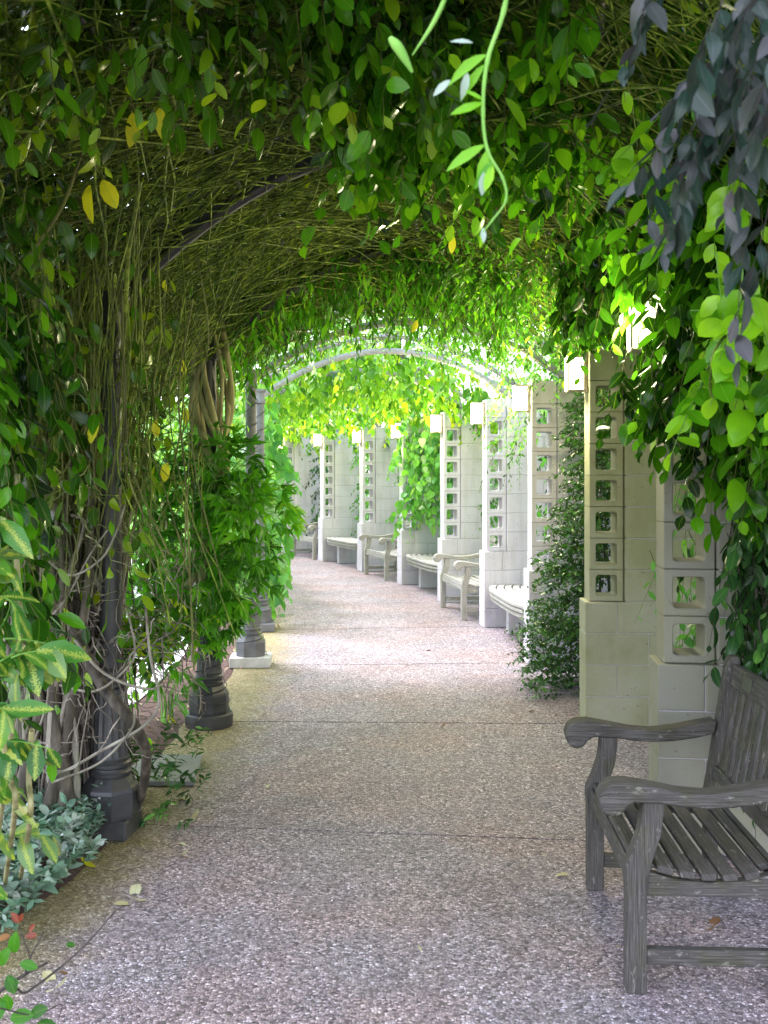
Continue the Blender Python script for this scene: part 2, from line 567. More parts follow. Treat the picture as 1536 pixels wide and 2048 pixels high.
def tube_obj(name, P, R, mat, root, sides=5, kind=None):
    P = np.asarray(P)
    if P.ndim == 2:
        P = P[None]
        R = np.asarray(R)
        if R.ndim == 1:
            R = R[None]
    V, q = tubes(P, R, sides)
    me = np_mesh(name, V, [q], smooth=True)
    me.materials.append(mat)
    o = link(name, me, kind=kind)
    if root is not None:
        world_child(o, root)
    return o


def spline(ctrl, n=16):
    """Catmull-Rom through control points (K,3)"""
    c = np.asarray(ctrl, dtype=float)
    c = np.vstack([2 * c[0] - c[1], c, 2 * c[-1] - c[-2]])
    K = len(c) - 3
    out = []
    per = max(2, n // K)
    for k in range(K):
        t_ = np.linspace(0, 1, per, endpoint=(k == K - 1))[:, None]
        p0, p1, p2, p3 = c[k:k + 4]
        out.append(0.5 * (2 * p1 + (p2 - p0) * t_ + (2 * p0 - 5 * p1 + 4 * p2 - p3) * t_ ** 2 + (3 * p1 - p0 - 3 * p2 + p3) * t_ ** 3))
    return np.vstack(out)


# ------------------------------------------------------------------ leaves
# a leaf template lies along +Y from the stalk, X across, Z up; size 1
def template(kind, curl=0.15, fold=0.2, rich=True):
    prof = {
        'oval': [(0.0, 0.025), (0.15, 0.15), (0.38, 0.235), (0.66, 0.225), (0.88, 0.12), (1.0, 0.0)],
        'ellip': [(0.0, 0.03), (0.2, 0.13), (0.48, 0.19), (0.75, 0.13), (0.92, 0.05), (1.0, 0.0)],
        'lance': [(0.0, 0.02), (0.2, 0.09), (0.42, 0.125), (0.70, 0.08), (0.88, 0.035), (1.0, 0.0)],
        'heart': [(-0.06, 0.02), (-0.04, 0.26), (0.22, 0.42), (0.55, 0.34), (0.85, 0.12), (1.0, 0.0)],
    }[kind]
    if not rich:
        prof = [prof[0], prof[2], prof[3] if kind != 'lance' else prof[2], prof[5]]
        if kind == 'lance':
            prof = [prof[0], (0.5, 0.125), prof[3]]
    V, UV, F = [], [], []
    wmax = max(w for _, w in prof)
    for (y, w) in prof:
        z = -curl * max(y, 0) ** 2
        V += [(-w, y, z + fold * w), (0, y, z), (w, y, z + fold * w)]
        UV += [(-w / wmax, y, 0), (0, y, 0), (w / wmax, y, 0)]
    for i in range(len(prof) - 1):
        a = 3 * i
        F += [(a, a + 1, a + 4, a + 3), (a + 1, a + 2, a + 5, a + 4)]
    # tip: collapse the last row into triangles
    n = len(prof)
    tip = 3 * (n - 1) + 1
    Fq = [f for f in F[:-2]]
    a = 3 * (n - 2)
    Ft = [(a, a + 1, tip), (a + 1, a + 2, tip)]
    used = list(range(3 * (n - 1))) + [tip]
    remap = {u: i for i, u in enumerate(used)}
    V = np.array([V[u] for u in used], dtype=float)
    UV = np.array([UV[u] for u in used], dtype=float)
    Fq = np.array([[remap[x] for x in f] for f in Fq], dtype=int).reshape(-1, 4)
    Ft = np.array([[remap[x] for x in f] for f in Ft], dtype=int).reshape(-1, 3)
    return V, UV, Fq, Ft


TPL = {}


def templates(kind, rich):
    key = (kind, rich)
    if key not in TPL:
        TPL[key] = [template(kind, c, f, rich) for c, f in ((0.05, 0.25), (0.22, 0.1), (0.35, 0.35), (-0.08, 0.3), (0.5, 0.15))]
    return TPL[key]


SINGLE = {}


def single_mesh(kind, var, tone, mat):
    key = (kind, var, tone, mat.name)
    if key not in SINGLE:
        V, UV, Fq, Ft = templates(kind, True)[var]
        me = np_mesh('leaf', V, [Fq, Ft], True, {'tone': ('FLOAT', np.full(len(V), tone / 5.0)), 'leafuv': ('FLOAT_VECTOR', UV)})
        me.materials.append(mat)
        SINGLE[key] = me
    return SINGLE[key]


class Leaves:
    def __init__(s):
        s.p, s.d, s.n, s.s, s.t = [], [], [], [], []

    def add(s, p, d, n, size, tone):
        p = np.atleast_2d(p)
        k = len(p)
        s.p.append(p)
        s.d.append(np.broadcast_to(d, (k, 3)))
        s.n.append(np.broadcast_to(n, (k, 3)))
        s.s.append(np.broadcast_to(size, (k,)))
        s.t.append(np.broadcast_to(tone, (k,)))

    def build(s, root, kind, mat, singles=0, name='foliage', rich=None, width=1.0):
        p = np.vstack(s.p)
        d = norm(np.vstack(s.d))
        n = np.vstack(s.n)
        sz = np.concatenate(s.s)
        tn = np.clip(np.concatenate(s.t), 0, 1)
        n = n - (n * d).sum(1, keepdims=True) * d
        n = norm(n + 1e-6)
        x = np.cross(d, n)
        N = len(p)
        take = np.zeros(N, bool)
        if singles:
            px = p[:, 0] / np.maximum(p[:, 1], 0.1)
            pz = (p[:, 2] - 1.6) / np.maximum(p[:, 1], 0.1)
            inside = (p[:, 1] > 0.4) & (np.abs(px) < 0.385) & (pz < 0.478) & (pz > -0.55)
            dist = np.linalg.norm(p - np.array([0, 0, 1.6]), axis=1)
            view = (p - np.array([0, 0, 1.6])) / dist[:, None]
            score = sz / dist * (0.35 + np.abs((n * view).sum(1))) * inside
            score *= (1.0 / (1.0 + 0.8 * dist)) if False else 1.0
            idx = np.argsort(-score)[:singles]
            idx = idx[score[idx] > 0.006]
            take[idx] = True
            for i in idx:
                me = single_mesh(kind, int(rng.integers(0, 5)), int(round(tn[i] * 5)), mat)
                o = bpy.data.objects.new('leaf', me)
                COL.objects.link(o)
                o.parent = root
                sc = sz[i]
                w = width * sc * rng.uniform(0.85, 1.15)
                m = Matrix(((x[i, 0] * w, d[i, 0] * sc, n[i, 0] * sc, p[i, 0] - root.location[0]),
                            (x[i, 1] * w, d[i, 1] * sc, n[i, 1] * sc, p[i, 1] - root.location[1]),
                            (x[i, 2] * w, d[i, 2] * sc, n[i, 2] * sc, p[i, 2] - root.location[2]),
                            (0, 0, 0, 1)))
                o.matrix_basis = m
        keep = ~take
        p, d, n, x, sz, tn = p[keep], d[keep], n[keep], x[keep], sz[keep], tn[keep]
        N = len(p)
        if N == 0:
            return
        dist = np.linalg.norm(p - np.array([0, 0, 1.6]), axis=1)
        richm = (sz / dist) > 0.016 if rich is None else np.full(N, rich)
        Vs, Qs, Ts, UVs, Tn = [], [], [], [], []
        base = 0
        var = rng.integers(0, 5, N)
        wv = rng.uniform(0.8, 1.15, N) * width
        for rr in (True, False):
            tl = templates(kind, rr)
            for v in range(5):
                m = (var == v) & (richm == rr)
                k = int(m.sum())
                if not k:
                    continue
                tv, uv, fq, ft = tl[v]
                W = p[m][:, None, :] + sz[m][:, None, None] * (tv[None, :, 0:1] * x[m][:, None, :] * wv[m][:, None, None] + tv[None, :, 1:2] * d[m][:, None, :] + tv[None, :, 2:3] * n[m][:, None, :])
                nv = len(tv)
                off = base + (np.arange(k) * nv)[:, None, None]
                Vs.append(W.reshape(-1, 3))
                if len(fq):
                    Qs.append((fq[None] + off).reshape(-1, 4))
                Ts.append((ft[None] + off).reshape(-1, 3))
                UVs.append(np.tile(uv, (k, 1)))
                Tn.append(np.repeat(tn[m], nv))
                base += k * nv
        F = []
        if Qs:
            F.append(np.vstack(Qs))
        F.append(np.vstack(Ts))
        me = np_mesh(name, np.vstack(Vs), F, True, {'tone': ('FLOAT', np.concatenate(Tn)), 'leafuv': ('FLOAT_VECTOR', np.vstack(UVs))})
        me.materials.append(mat)
        o = link(name, me, kind='stuff')
        world_child(o, root)


def shoots(L, starts, dirs, length, droop, k, size, tone, stemr=0.0025, side=0.8, hang=0.35, up=(0, 0, 1), whorl=0, jitter=0.35, tstop=0.08, curl_in=0.0):
    """leafy shoots: returns stem centre lines (N,6,3) and radii; leaves go into L"""
    starts = np.atleast_2d(starts)
    N = len(starts)
    dirs = norm(np.broadcast_to(dirs, (N, 3)) + rng.normal(0, 0.12, (N, 3)))
    length = np.broadcast_to(length, (N,)) * rng.uniform(0.7, 1.2, N)
    bend = rng.normal(0, 0.18, (N, 3))
    g = np.array([0, 0, -1.0])

    def pos(t):
        return starts + dirs * length[:, None] * t + (bend * length[:, None]) * t * t + g * (droop * length[:, None]) * t * t

    ts = np.linspace(0, 1, 6)
    P = np.stack([pos(t) for t in ts], axis=1)
    Rr = np.linspace(1, 0.35, 6)[None, :] * stemr * np.ones((N, 1))
    tone_s = rng.normal(0, 0.20, N)
    for j in range(k):
        t = tstop + (1 - tstop) * (j + 0.5) / k
        pp = pos(t)
        tg = norm(pos(t + 0.02) - pos(t - 0.02))
        if whorl and j % whorl == 0:
            rnd = rng.normal(0, 1, (N, 3))
            sd = norm(np.cross(tg, rnd))
            sgn = 1
        else:
            hz = norm(np.cross(tg, np.array([0.03, 0.05, 1.0])))
            sgn = 1 if j % 2 else -1
            tw = rng.normal(0, 0.5, (N, 1))
            sd = norm(hz * sgn + np.cross(tg, hz) * tw)
        d = norm(tg * 0.45 + sd * side + g * hang + rng.normal(0, jitter * 0.6, (N, 3)))
        n = norm(np.array(up) + rng.normal(0, jitter * 1.1, (N, 3)))
        sz = size * rng.uniform(0.65, 1.2, N) * (1.0 - 0.35 * (t > 0.85))
        tn = tone + tone_s + rng.normal(0, 0.13, N) + 0.12 * (t > 0.8)
        L.add(pp, d, n, sz, tn)
    return P, Rr


def stems_obj(Ps, Rs, mat, root, name='stems', sides=3):
    P = np.concatenate(Ps)
    R = np.concatenate(Rs)
    V, q = tubes(P, R, sides)
    me = np_mesh(name, V, [q], smooth=True)
    me.materials.append(mat)
    o = link(name, me, kind='stuff')
    world_child(o, root)
    return o


def rand_in(n, lo, hi):
    return rng.uniform(np.array(lo), np.array(hi), (n, 3))


def in_ellipsoid(n, c, r, shell=0.0):
    v = norm(rng.normal(0, 1, (n, 3)))
    rad = rng.uniform(shell, 1, (n, 1)) ** (1 / 2.2)
    return np.array(c) + v * rad * np.array(r), v


def palmate(L, centers, axes, size, tone, n=5, spread=1.15, hang=0.5):
    """compound leaves: n leaflets fanned around the end of a stalk"""
    C = np.atleast_2d(centers)
    N = len(C)
    ax = norm(np.broadcast_to(axes, (N, 3)) + np.array([0, 0, -hang]))
    nn = norm(rng.normal(0, 0.45, (N, 3)) + np.array([0, -0.35, 1.0]))
    sdv = norm(np.cross(ax, nn))
    tone_s = tone + rng.normal(0, 0.14, N)
    for k in range(n):
        a = (k - (n - 1) / 2) / ((n - 1) / 2) * spread
        d = ax * math.cos(a) + sdv * math.sin(a)
        s_ = size * (1 - 0.28 * abs(a) / spread) * rng.uniform(0.85, 1.15, N)
        L.add(C, d + rng.normal(0, 0.07, (N, 3)), nn + rng.normal(0, 0.2, (N, 3)), s_, tone_s + rng.normal(0, 0.05, N))


# ------------------------------------------------------------------ hard-surface helpers
def bm_mesh(name, bm, mat=None, smooth=False):
    me = bpy.data.meshes.new(name)
    bm.normal_update()
    bm.to_mesh(me)
    bm.free()
    if smooth:
        for p in me.polygons:
            p.use_smooth = True
    if mat:
        me.materials.append(mat)
    return me


def box_bm(x0, x1, y0, y1, z0, z1, bev=0.004, seg=1):
    bm = bmesh.new()
    vs = [bm.verts.new((x, y, z)) for x in (x0, x1) for y in (y0, y1) for z in (z0, z1)]
    for f in ((0, 1, 3, 2), (4, 6, 7, 5), (0, 4, 5, 1), (2, 3, 7, 6), (0, 2, 6, 4), (1, 5, 7, 3)):
        bm.faces.new([vs[i] for i in f])
    if bev:
        bmesh.ops.bevel(bm, geom=bm.edges[:], offset=bev, segments=seg, affect='EDGES', profile=0.5)
    bmesh.ops.recalc_face_normals(bm, faces=bm.faces[:])
    return bm


def set_uv(me, axis):
    """metre UV: u along the board axis, v the sum of the two others"""
    uvl = me.uv_layers.new(name='UVMap')
    o = [a for a in range(3) if a != axis]
    for lp in me.loops:
        c = me.vertices[lp.vertex_index].co
        uvl.data[lp.index].uv = (c[axis], c[o[0]] + 0.73 * c[o[1]])


def prism_bm(pts, w0, w1, plane='XZ', bev=0.004):
    """polygon in a plane extruded between w0 and w1 on the third axis"""
    bm = bmesh.new()

    def v(a, b, w):
        return {'XZ': (a, w, b), 'YZ': (w, a, b), 'XY': (a, b, w)}[plane]
    A = [bm.verts.new(v(a, b, w0)) for a, b in pts]
    B = [bm.verts.new(v(a, b, w1)) for a, b in pts]
    n = len(pts)
    bm.faces.new(A)
    bm.faces.new(B[::-1])
    for i in range(n):
        bm.faces.new((A[i], B[i], B[(i + 1) % n], A[(i + 1) % n]))
    bmesh.ops.recalc_face_normals(bm, faces=bm.faces[:])
    if bev:
        bmesh.ops.bevel(bm, geom=[e for e in bm.edges if e.calc_face_angle(0) > 0.6], offset=bev, segments=1, affect='EDGES')
    return bm


def lathe_mesh(name, prof, sides=24, mat=None, flute=None, smooth=True, rot=0.0):
    """prof: list of (r, z); flute(z) -> depth fraction for every other vertex"""
    V, F = [], []
    for (r, z) in prof:
        fl = flute(z) if flute else 0
        for i in range(sides):
            a = 2 * PI * i / sides + rot
            rr = r * (1 - fl) if i % 2 else r
            V.append((rr * math.cos(a), rr * math.sin(a), z))
    n = len(prof)
    for k in range(n - 1):
        for i in range(sides):
            j = (i + 1) % sides
            F.append((k * sides + i, k * sides + j, (k + 1) * sides + j, (k + 1) * sides + i))
    me = bpy.data.meshes.new(name)
    me.from_pydata(V, [], F + [tuple(range(sides))[::-1], tuple((n - 1) * sides + i for i in range(sides))])
    if smooth:
        for p in me.polygons:
            p.use_smooth = True
        me.set_sharp_from_angle(angle=math.radians(35))
    if mat:
        me.materials.append(mat)
    me.update()
    return me


# ================================================================== SETTING
def sheet(name, x0, x1, y0, y1, z, mat, kind='structure'):
    me = bpy.data.meshes.new(name)
    me.from_pydata([(x0, y0, z), (x1, y0, z), (x1, y1, z), (x0, y1, z)], [], [(0, 1, 2, 3)])
    me.materials.append(mat)
    o = link(name, me)
    o['kind'] = kind
    return o


sheet('ground', -300, 300, -150, 450, -0.06, M['lawn'])
bed_me = bpy.data.meshes.new('planting_bed')
vv, ff = [], []
ths = np.linspace(-0.42, 0.95, 90)
rs = [22.6, 23.6, 24.6, 25.3, 25.6]
for th in ths:
    for i, r in enumerate(rs):
        if i == 4 and th < -0.085:
            r = 25.66 + 0.05 * math.sin(th * 90)
        zz = (-0.05, 0.03, 0.05, 0.035, 0.002 if th < -0.085 else -0.03)[i] + (rng.normal(0, 0.012) if 0 < i < 4 else 0)
        vv.append(tuple(pol(r, th, zz)))
for a in range(len(ths) - 1):
    for i in range(len(rs) - 1):
        q = a * len(rs) + i
        ff.append((q, q + 1, q + 1 + len(rs), q + len(rs)))
bed_me.from_pydata(vv, [], ff)
bed_me.materials.append(M['mulch'])
link('planting_bed', bed_me, kind='structure')
bed2 = bpy.data.meshes.new('rear_planting_bed')
vv, ff = [], []
for th in ths:
    vv += [tuple(pol(28.95, th, -0.02)), tuple(pol(33, th, -0.02))]
for a in range(len(ths) - 1):
    ff.append((2 * a, 2 * a + 1, 2 * a + 3, 2 * a + 2))
bed2.from_pydata(vv, [], ff)
bed2.materials.append(M['mulch'])
link('rear_planting_bed', bed2, kind='structure')
# pale gravel court beyond the iron columns
gc = bpy.data.meshes.new('gravel_court')
vv, ff = [], []
for th in ths:
    vv += [tuple(pol(22.2, th, -0.02)), tuple(pol(25.05, th, -0.02))]
for a in range(len(ths) - 1):
    ff.append((2 * a, 2 * a + 1, 2 * a + 3, 2 * a + 2))
gc.from_pydata(vv, [], ff)
gc.materials.append(M['gravel'])
bpy.data.objects.new
go = link('gravel_court', gc, kind='structure')
go.location.z = 0.075

# the walk: slabs between joints at every pillar
path = bpy.data.objects.new('path', None)
COL.objects.link(path)
path['kind'] = 'structure'
jm = bpy.data.meshes.new('joint_bed')
vv, ff = [], []
for th in ths:
    vv += [tuple(pol(25.5, th, -0.02)), tuple(pol(28.98, th, -0.02))]
for a in range(len(ths) - 1):
    ff.append((2 * a, 2 * a + 1, 2 * a + 3, 2 * a + 2))
jm.from_pydata(vv, [], ff)
jm.materials.append(M['joint'])
link('joint_bed', jm, path)
for k in range(-4, 9):
    t0 = -0.1018 + 0.0745 * k
    t1 = t0 + 0.0745
    g = 0.0065 / 27
    seg = 8
    V, F = [], []
    tt = np.linspace(t0 + g, t1 - g, seg + 1)
    nr = 9
    rr = np.linspace(25.48, 29.0, nr)
    for j, th in enumerate(tt):
        for i, r in enumerate(rr):
            r_ = r
            if i == 0:
                r_ = r + 0.04 * math.sin(th * 60) + rng.normal(0, 0.006)
            V.append(tuple(pol(r_, th, 0)))
    for j in range(seg):
        for i in range(nr - 1):
            q = j * nr + i
            F.append((q, q + 1, q + 1 + nr, q + nr))
    n0 = len(V)
    rim = [j * nr for j in range(seg + 1)] + [seg * nr + i for i in range(1, nr)] + [j * nr + nr - 1 for j in range(seg - 1, -1, -1)] + [i for i in range(nr - 2, 0, -1)]
    for r_i in rim:
        x, y, z = V[r_i]
        V.append((x, y, -0.04))
    m_ = len(rim)
    for i in range(m_):
        F.append((rim[i], rim[(i + 1) % m_], n0 + (i + 1) % m_, n0 + i))
    me = bpy.data.meshes.new('path_slab')
    me.from_pydata(V, [], F)
    me.materials.append(M['path'])
    link('path_slab', me, path)

# ================================================================== BLOCK PILLARS
BH = 0.2


def block_mesh(x0, x1, w, mat, z=BH, bev=0.006):
    g = 0.0022
    me = bm_mesh('block', box_bm(x0 + g, x1 - g, -w / 2, w / 2, g, z - g, bev, 2), mat)
    return me


def screen_mesh(x0, x1, w, mat):
    """block with a rounded square hole through its thickness (along local Y)"""
    g = 0.0012
    xc, zc = (x0 + x1) / 2, BH / 2
    hx, hz = (x1 - x0) / 2 - g, BH / 2 - g
    hole, rad = 0.067, 0.018
    inner = []
    for cx_, cz_, a0 in ((1, 1, 0), (-1, 1, 90), (-1, -1, 180), (1, -1, 270)):
        for s_ in (0, 30, 60, 90):
            a = math.radians(a0 + s_)
            inner.append(((hole - rad) * cx_ + rad * math.cos(a), (hole - rad) * cz_ + rad * math.sin(a)))
    outer = []
    for (ix, iz) in inner:
        sc = min(hx / max(abs(ix), 1e-6), hz / max(abs(iz), 1e-6))
        outer.append((ix * sc, iz * sc))
    # force exact corners
    for ci in (1, 5, 9, 13):
        sx, sz = (1 if outer[ci][0] > 0 else -1), (1 if outer[ci][1] > 0 else -1)
        outer[ci] = (sx * hx, sz * hz)
    bm = bmesh.new()
    y0, y1 = -w / 2, w / 2
    b = 0.0035

    def ring(pts, y, k=1.0, dx=0.0):
        return [bm.verts.new((xc + px * k - (dx if px > 0 else -dx), y, zc + pz * k - (dx if pz > 0 else -dx))) for px, pz in pts]
    rings = [ring(outer, y0 + b, 1, 0), ring(outer, y0, 1, b), ring(inner, y0, 1.0, -0.004), ring(inner, y0 + b, 1, 0),
             ring(inner, y1 - b, 0.96, 0), ring(inner, y1, 1.0, -0.004), ring(outer, y1, 1, b), ring(outer, y1 - b, 1, 0)]
    n = 16
    for k in range(8):
        A, B = rings[k], rings[(k + 1) % 8]
        for i in range(n):
            j = (i + 1) % n
            bm.faces.new((A[i], A[j], B[j], B[i]))
    bmesh.ops.recalc_face_normals(bm, faces=bm.faces[:])
    return bm_mesh('screen_block', bm, mat)


WT = 0.24
fin_meshes = {}


def pillar_meshes(mat):
    if mat.name in fin_meshes:
        return fin_meshes[mat.name]
    d = {}
    d['b20'] = block_mesh(0, 0.2, WT, mat)
    d['b40'] = block_mesh(0, 0.4, WT, mat)
    d['b25'] = block_mesh(0, 0.25, WT, mat)
    d['b45'] = block_mesh(0, 0.45, WT, mat)
    d['b60'] = block_mesh(0, 0.61, WT, mat)
    d['screen'] = screen_mesh(0, 0.215, 0.19, mat)
    d['cap'] = block_mesh(-0.002, 0.217, 0.19, mat)
    d['mortar_base'] = bm_mesh('mortar_core', box_bm(-0.022, 0.825, -WT / 2 + 0.007, WT / 2 - 0.007, 0.0, 0.794, 0), M['mortar'])
    d['mortar_wall'] = bm_mesh('mortar_core', box_bm(0.228, 0.825, -WT / 2 + 0.007, WT / 2 - 0.007, 0.794, 2.392, 0), M['mortar'])
    fin_meshes[mat.name] = d
    return d


PILLAR_LABEL = [
    'shaded block pillar directly behind the foreground teak bench, top lost in dark vines',
    'tall olive-tinted block pillar with seven square openings, nearest pillar seen free of leaves',
    'white block pillar half wrapped by the small-leaved shrub, curved slat seat ending behind it',
    'white block pillar between the large curved slat seat and the nearer armchair bench of the alcoves',
    'white block pillar behind the nearer alcove armchair bench, vine hanging on its far side',
    'block pillar mostly hidden by large hanging vine leaves, end of the middle curved seat',
    'block pillar behind the middle alcove armchair bench, with a small lit lantern',
    'block pillar between the far armchair bench and the farthest curved seat',
    'farthest block pillar at the end of the walk, beside the dark vine',
]
PSH = {0: Vector((0.075, 0, 0)), 1: Vector((0.045, 0, 0))}
for k in range(9):
    th = TH[k]
    p = pol(R0, th) + PSH.get(k, Vector())
    mat = M['block_shaded'] if k == 0 else M['block_leaflit'] if k == 1 else M['block']
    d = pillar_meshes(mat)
    root = empty('block_pillar', PILLAR_LABEL[k], 'pillar', p, th, 'concrete block pillars along the walk')

    def put(key, x, z, name='block'):
        o = link(name, d[key], root)
        o.location = (x, 0, z)
        o.rotation_euler = (rng.normal(0, 0.0015), rng.normal(0, 0.0015), rng.normal(0, 0.002))
        return o
    for c in range(4):
        z = c * BH
        if c % 2 == 0:
            put('b40', -0.03, z); put('b45', 0.37, z)
        else:
            put('b20', -0.03, z); put('b40', 0.17, z); put('b25', 0.57, z)
    for c in range(8):
        z = 0.8 + c * BH
        put('screen' if c < 7 else 'cap', 0.0, z, 'screen_block' if c < 7 else 'cap_block')
        if c % 2 == 0:
            put('b60', 0.217, z)
        else:
            put('b40', 0.217, z); put('b20', 0.619, z)
    link('mortar_core', d['mortar_base'], root)
    link('mortar_core', d['mortar_wall'], root)

# ================================================================== LANTERNS
lf = bm_mesh('frame_plate', box_bm(-0.13, -0.02, -0.055, 0.055, -0.012, 0.0, 0.003), M['lampframe'])
lt = bm_mesh('lid', box_bm(-0.135, -0.015, -0.06, 0.06, 0.2, 0.216, 0.004), M['lampframe'])
lb = bm_mesh('wall_plate', box_bm(-0.02, -0.001, -0.05, 0.05, -0.02, 0.225, 0.003), M['lampframe'])
lg = bm_mesh('glass', box_bm(-0.125, -0.025, -0.05, 0.05, 0.0, 0.2, 0.004), M['lampglass'])
lp_ = bm_mesh('corner_bar', box_bm(-0.006, 0.006, -0.006, 0.006, 0.0, 0.2, 0), M['lampframe'])
LL = ['lit wall lantern shining through dark leaves above the foreground bench',
      'large lit box lantern at the top of the olive-tinted block pillar',
      'lit box lantern on the pillar wrapped by the small-leaved shrub',
      'lit box lantern above the large curved slat seat',
      'lit box lantern on the pillar behind the nearer alcove armchair bench',
      'lit lantern glowing among the large hanging vine leaves',
      'lit lantern on the pillar behind the middle alcove armchair bench',
      'lit lantern on the pillar beside the farthest curved seat',
      'farthest lantern, half hidden by yellow-green leaves at the left']
for k in range(9):
    th = TH[k]
    root = empty('wall_lantern', LL[k], 'lantern', pol(R0, th, 2.15) + PSH.get(k, Vector()), th, 'lit wall lanterns on the pillars')
    for nm, me in (('bottom_plate', lf), ('lid', lt), ('wall_plate', lb), ('glass', lg)):
        link(nm, me, root)
    for sx in (-0.127, -0.023):
        for sy in (-0.052, 0.052):
            o = link('corner_bar', lp_, root)
            o.location = (sx, sy, 0)
    ld = bpy.data.lights.new('lantern_light', 'POINT')
    ld.energy = (7.0, 14.0, 14.0, 12.0)[k] if k < 4 else 9.0
    ld.color = (1.0, 0.90, 0.48)
    ld.shadow_soft_size = 0.07
    lo = bpy.data.objects.new('lantern_light', ld)
    COL.objects.link(lo)
    lo.parent = root
    lo.location = (-0.21, 0, 0.1)

# ================================================================== IRON COLUMNS
ZC = 2.45
CL = ['dark fluted iron column at front left, smothered in tangled stems above its base',
      'dark fluted iron column with thick pale vine trunks twisting up it, second from the front',
      'pale grey iron column wound with cable, standing on a white concrete block',
      'grey iron column half behind the large round vine leaves, on a square stone pad',
      'iron column hidden inside the large-leaved vine on the left',
      'far iron column behind the large-leaved vine']


def col_mesh(mat):
    octo = lathe_mesh('octagonal_base', [(0.125, 0.085), (0.128, 0.10), (0.128, 0.20), (0.122, 0.215), (0.088, 0.262)], 8, mat, smooth=False, rot=PI / 8)
    rings = lathe_mesh('ring_moulding', [(0.088, 0.262), (0.092, 0.27), (0.092, 0.282), (0.084, 0.288), (0.080, 0.30), (0.090, 0.308), (0.090, 0.322), (0.082, 0.33)], 24, mat)
    shaft = lathe_mesh('fluted_shaft', [(0.082, 0.33), (0.084, 0.345), (0.080, 0.36), (0.066, 0.65), (0.066, 0.655)], 32, mat, flute=lambda z: 0.10 if 0.35 < z < 0.652 else 0.0)
    collar = lathe_mesh('collar', [(0.060, 0.655), (0.072, 0.662), (0.072, 0.675), (0.058, 0.69), (0.058, 0.705), (0.068, 0.715), (0.066, 0.73), (0.05, 0.745)], 24, mat)
    post = lathe_mesh('post', [(0.048, 0.74), (0.047, 1.5), (0.046, ZC - 0.12), (0.058, ZC - 0.11), (0.058, ZC - 0.09), (0.05, ZC - 0.07), (0.05, ZC), (0.064, ZC + 0.01), (0.064, ZC + 0.035)], 20, mat)
    return [('octagonal_base', octo), ('ring_moulding', rings), ('fluted_shaft', shaft), ('collar', collar), ('post', post)]


cm_dark, cm_grey = col_mesh(M['iron']), col_mesh(M['greyiron'])
plinth_round = lathe_mesh('plinth', [(0.15, 0), (0.152, 0.01), (0.152, 0.078), (0.145, 0.087)], 32, M['iron'])
plinth_sq = bm_mesh('plinth', box_bm(-0.15, 0.15, -0.15, 0.15, 0, 0.087, 0.008), M['greyiron'])
plinth_sqd = bm_mesh('plinth', box_bm(-0.11, 0.11, -0.11, 0.11, 0, 0.087, 0.008), M['iron'])
plinth_white = bm_mesh('plinth', box_bm(-0.17, 0.17, -0.13, 0.13, 0, 0.087, 0.006), M['precast'])
COLP = []
for k in range(6):
    th = TH[k]
    p = pol(RC, th)
    if k == 0:
        p += Vector((0.0, -0.12, 0))
    if k == 1:
        p += Vector((-0.02, -0.1, 0))
    COLP.append(p)
    root = empty('iron_column', CL[k], 'column', p, th, 'iron columns on the garden side')
    for nm, me in (cm_dark if k < 2 else cm_grey):
        link(nm, me, root)
    link('plinth', plinth_round if k == 1 else plinth_sqd if k == 0 else plinth_white if k == 2 else plinth_sq, root)
    if k in (1, 2, 3):
        tt = np.linspace(0, 1, 220)
        turns = 13 if k == 2 else 16
        zz = 0.09 + tt * (2.3 if k > 1 else 1.2)
        rad = np.interp(zz, [0.09, 0.2, 0.262, 0.33, 0.65, 0.74, 2.5], [0.136, 0.136, 0.105, 0.092, 0.074, 0.072, 0.054])
        an = tt * turns * 2 * PI + 0.15 * np.sin(tt * 40)
        P = np.stack([rad * np.cos(an), rad * np.sin(an), zz + 0.02 * np.sin(tt * 55)], axis=1)
        V, q = tubes(P[None], np.full((1, len(P)), 0.0038), 4)
        me = np_mesh('light_cable', V, [q], True)
        me.materials.append(M['cable'])
        link('light_cable', me, root)

# ================================================================== ARCHES and PURLINS


def arch_pts(th, z0, rise, r_in=RC, r_out=R0 + 0.35, n=28, dth=0.0):
    u = np.linspace(0, 1, n)
    zz = z0 + rise * (1 - (2 * u - 1) ** 2)
    rr = r_in + (r_out - r_in) * u
    return np.stack([CX + rr * math.cos(th), CY + rr * math.sin(th), zz], axis=1)


def strap(name, P, w_t, h, mat, root, th):
    """rectangular bar following P: width w_t along the path, height h in the arch plane"""
    et = np.array([-math.sin(th), math.cos(th), 0])
    T = np.gradient(P, axis=0)
    T = norm(T)
    up = norm(np.cross(et[None], T))
    up = np.where(up[:, 2:3] < 0, -up, up)
    cs = [(-1, -1), (1, -1), (1, 1), (-1, 1)]
    V = np.stack([P + et * a * w_t / 2 + up * b * h / 2 for a, b in cs], axis=1).reshape(-1, 3)
    n = len(P)
    F = []
    for i in range(n - 1):
        for j in range(4):
            k2 = (j + 1) % 4
            F.append((i * 4 + j, i * 4 + k2, (i + 1) * 4 + k2, (i + 1) * 4 + j))
    F.append((0, 1, 2, 3))
    F.append((n * 4 - 4, n * 4 - 3, n * 4 - 2, n * 4 - 1))
    me = np_mesh(name, V, [np.array(F)])
    me.materials.append(mat)
    return world_child(link(name, me), root)


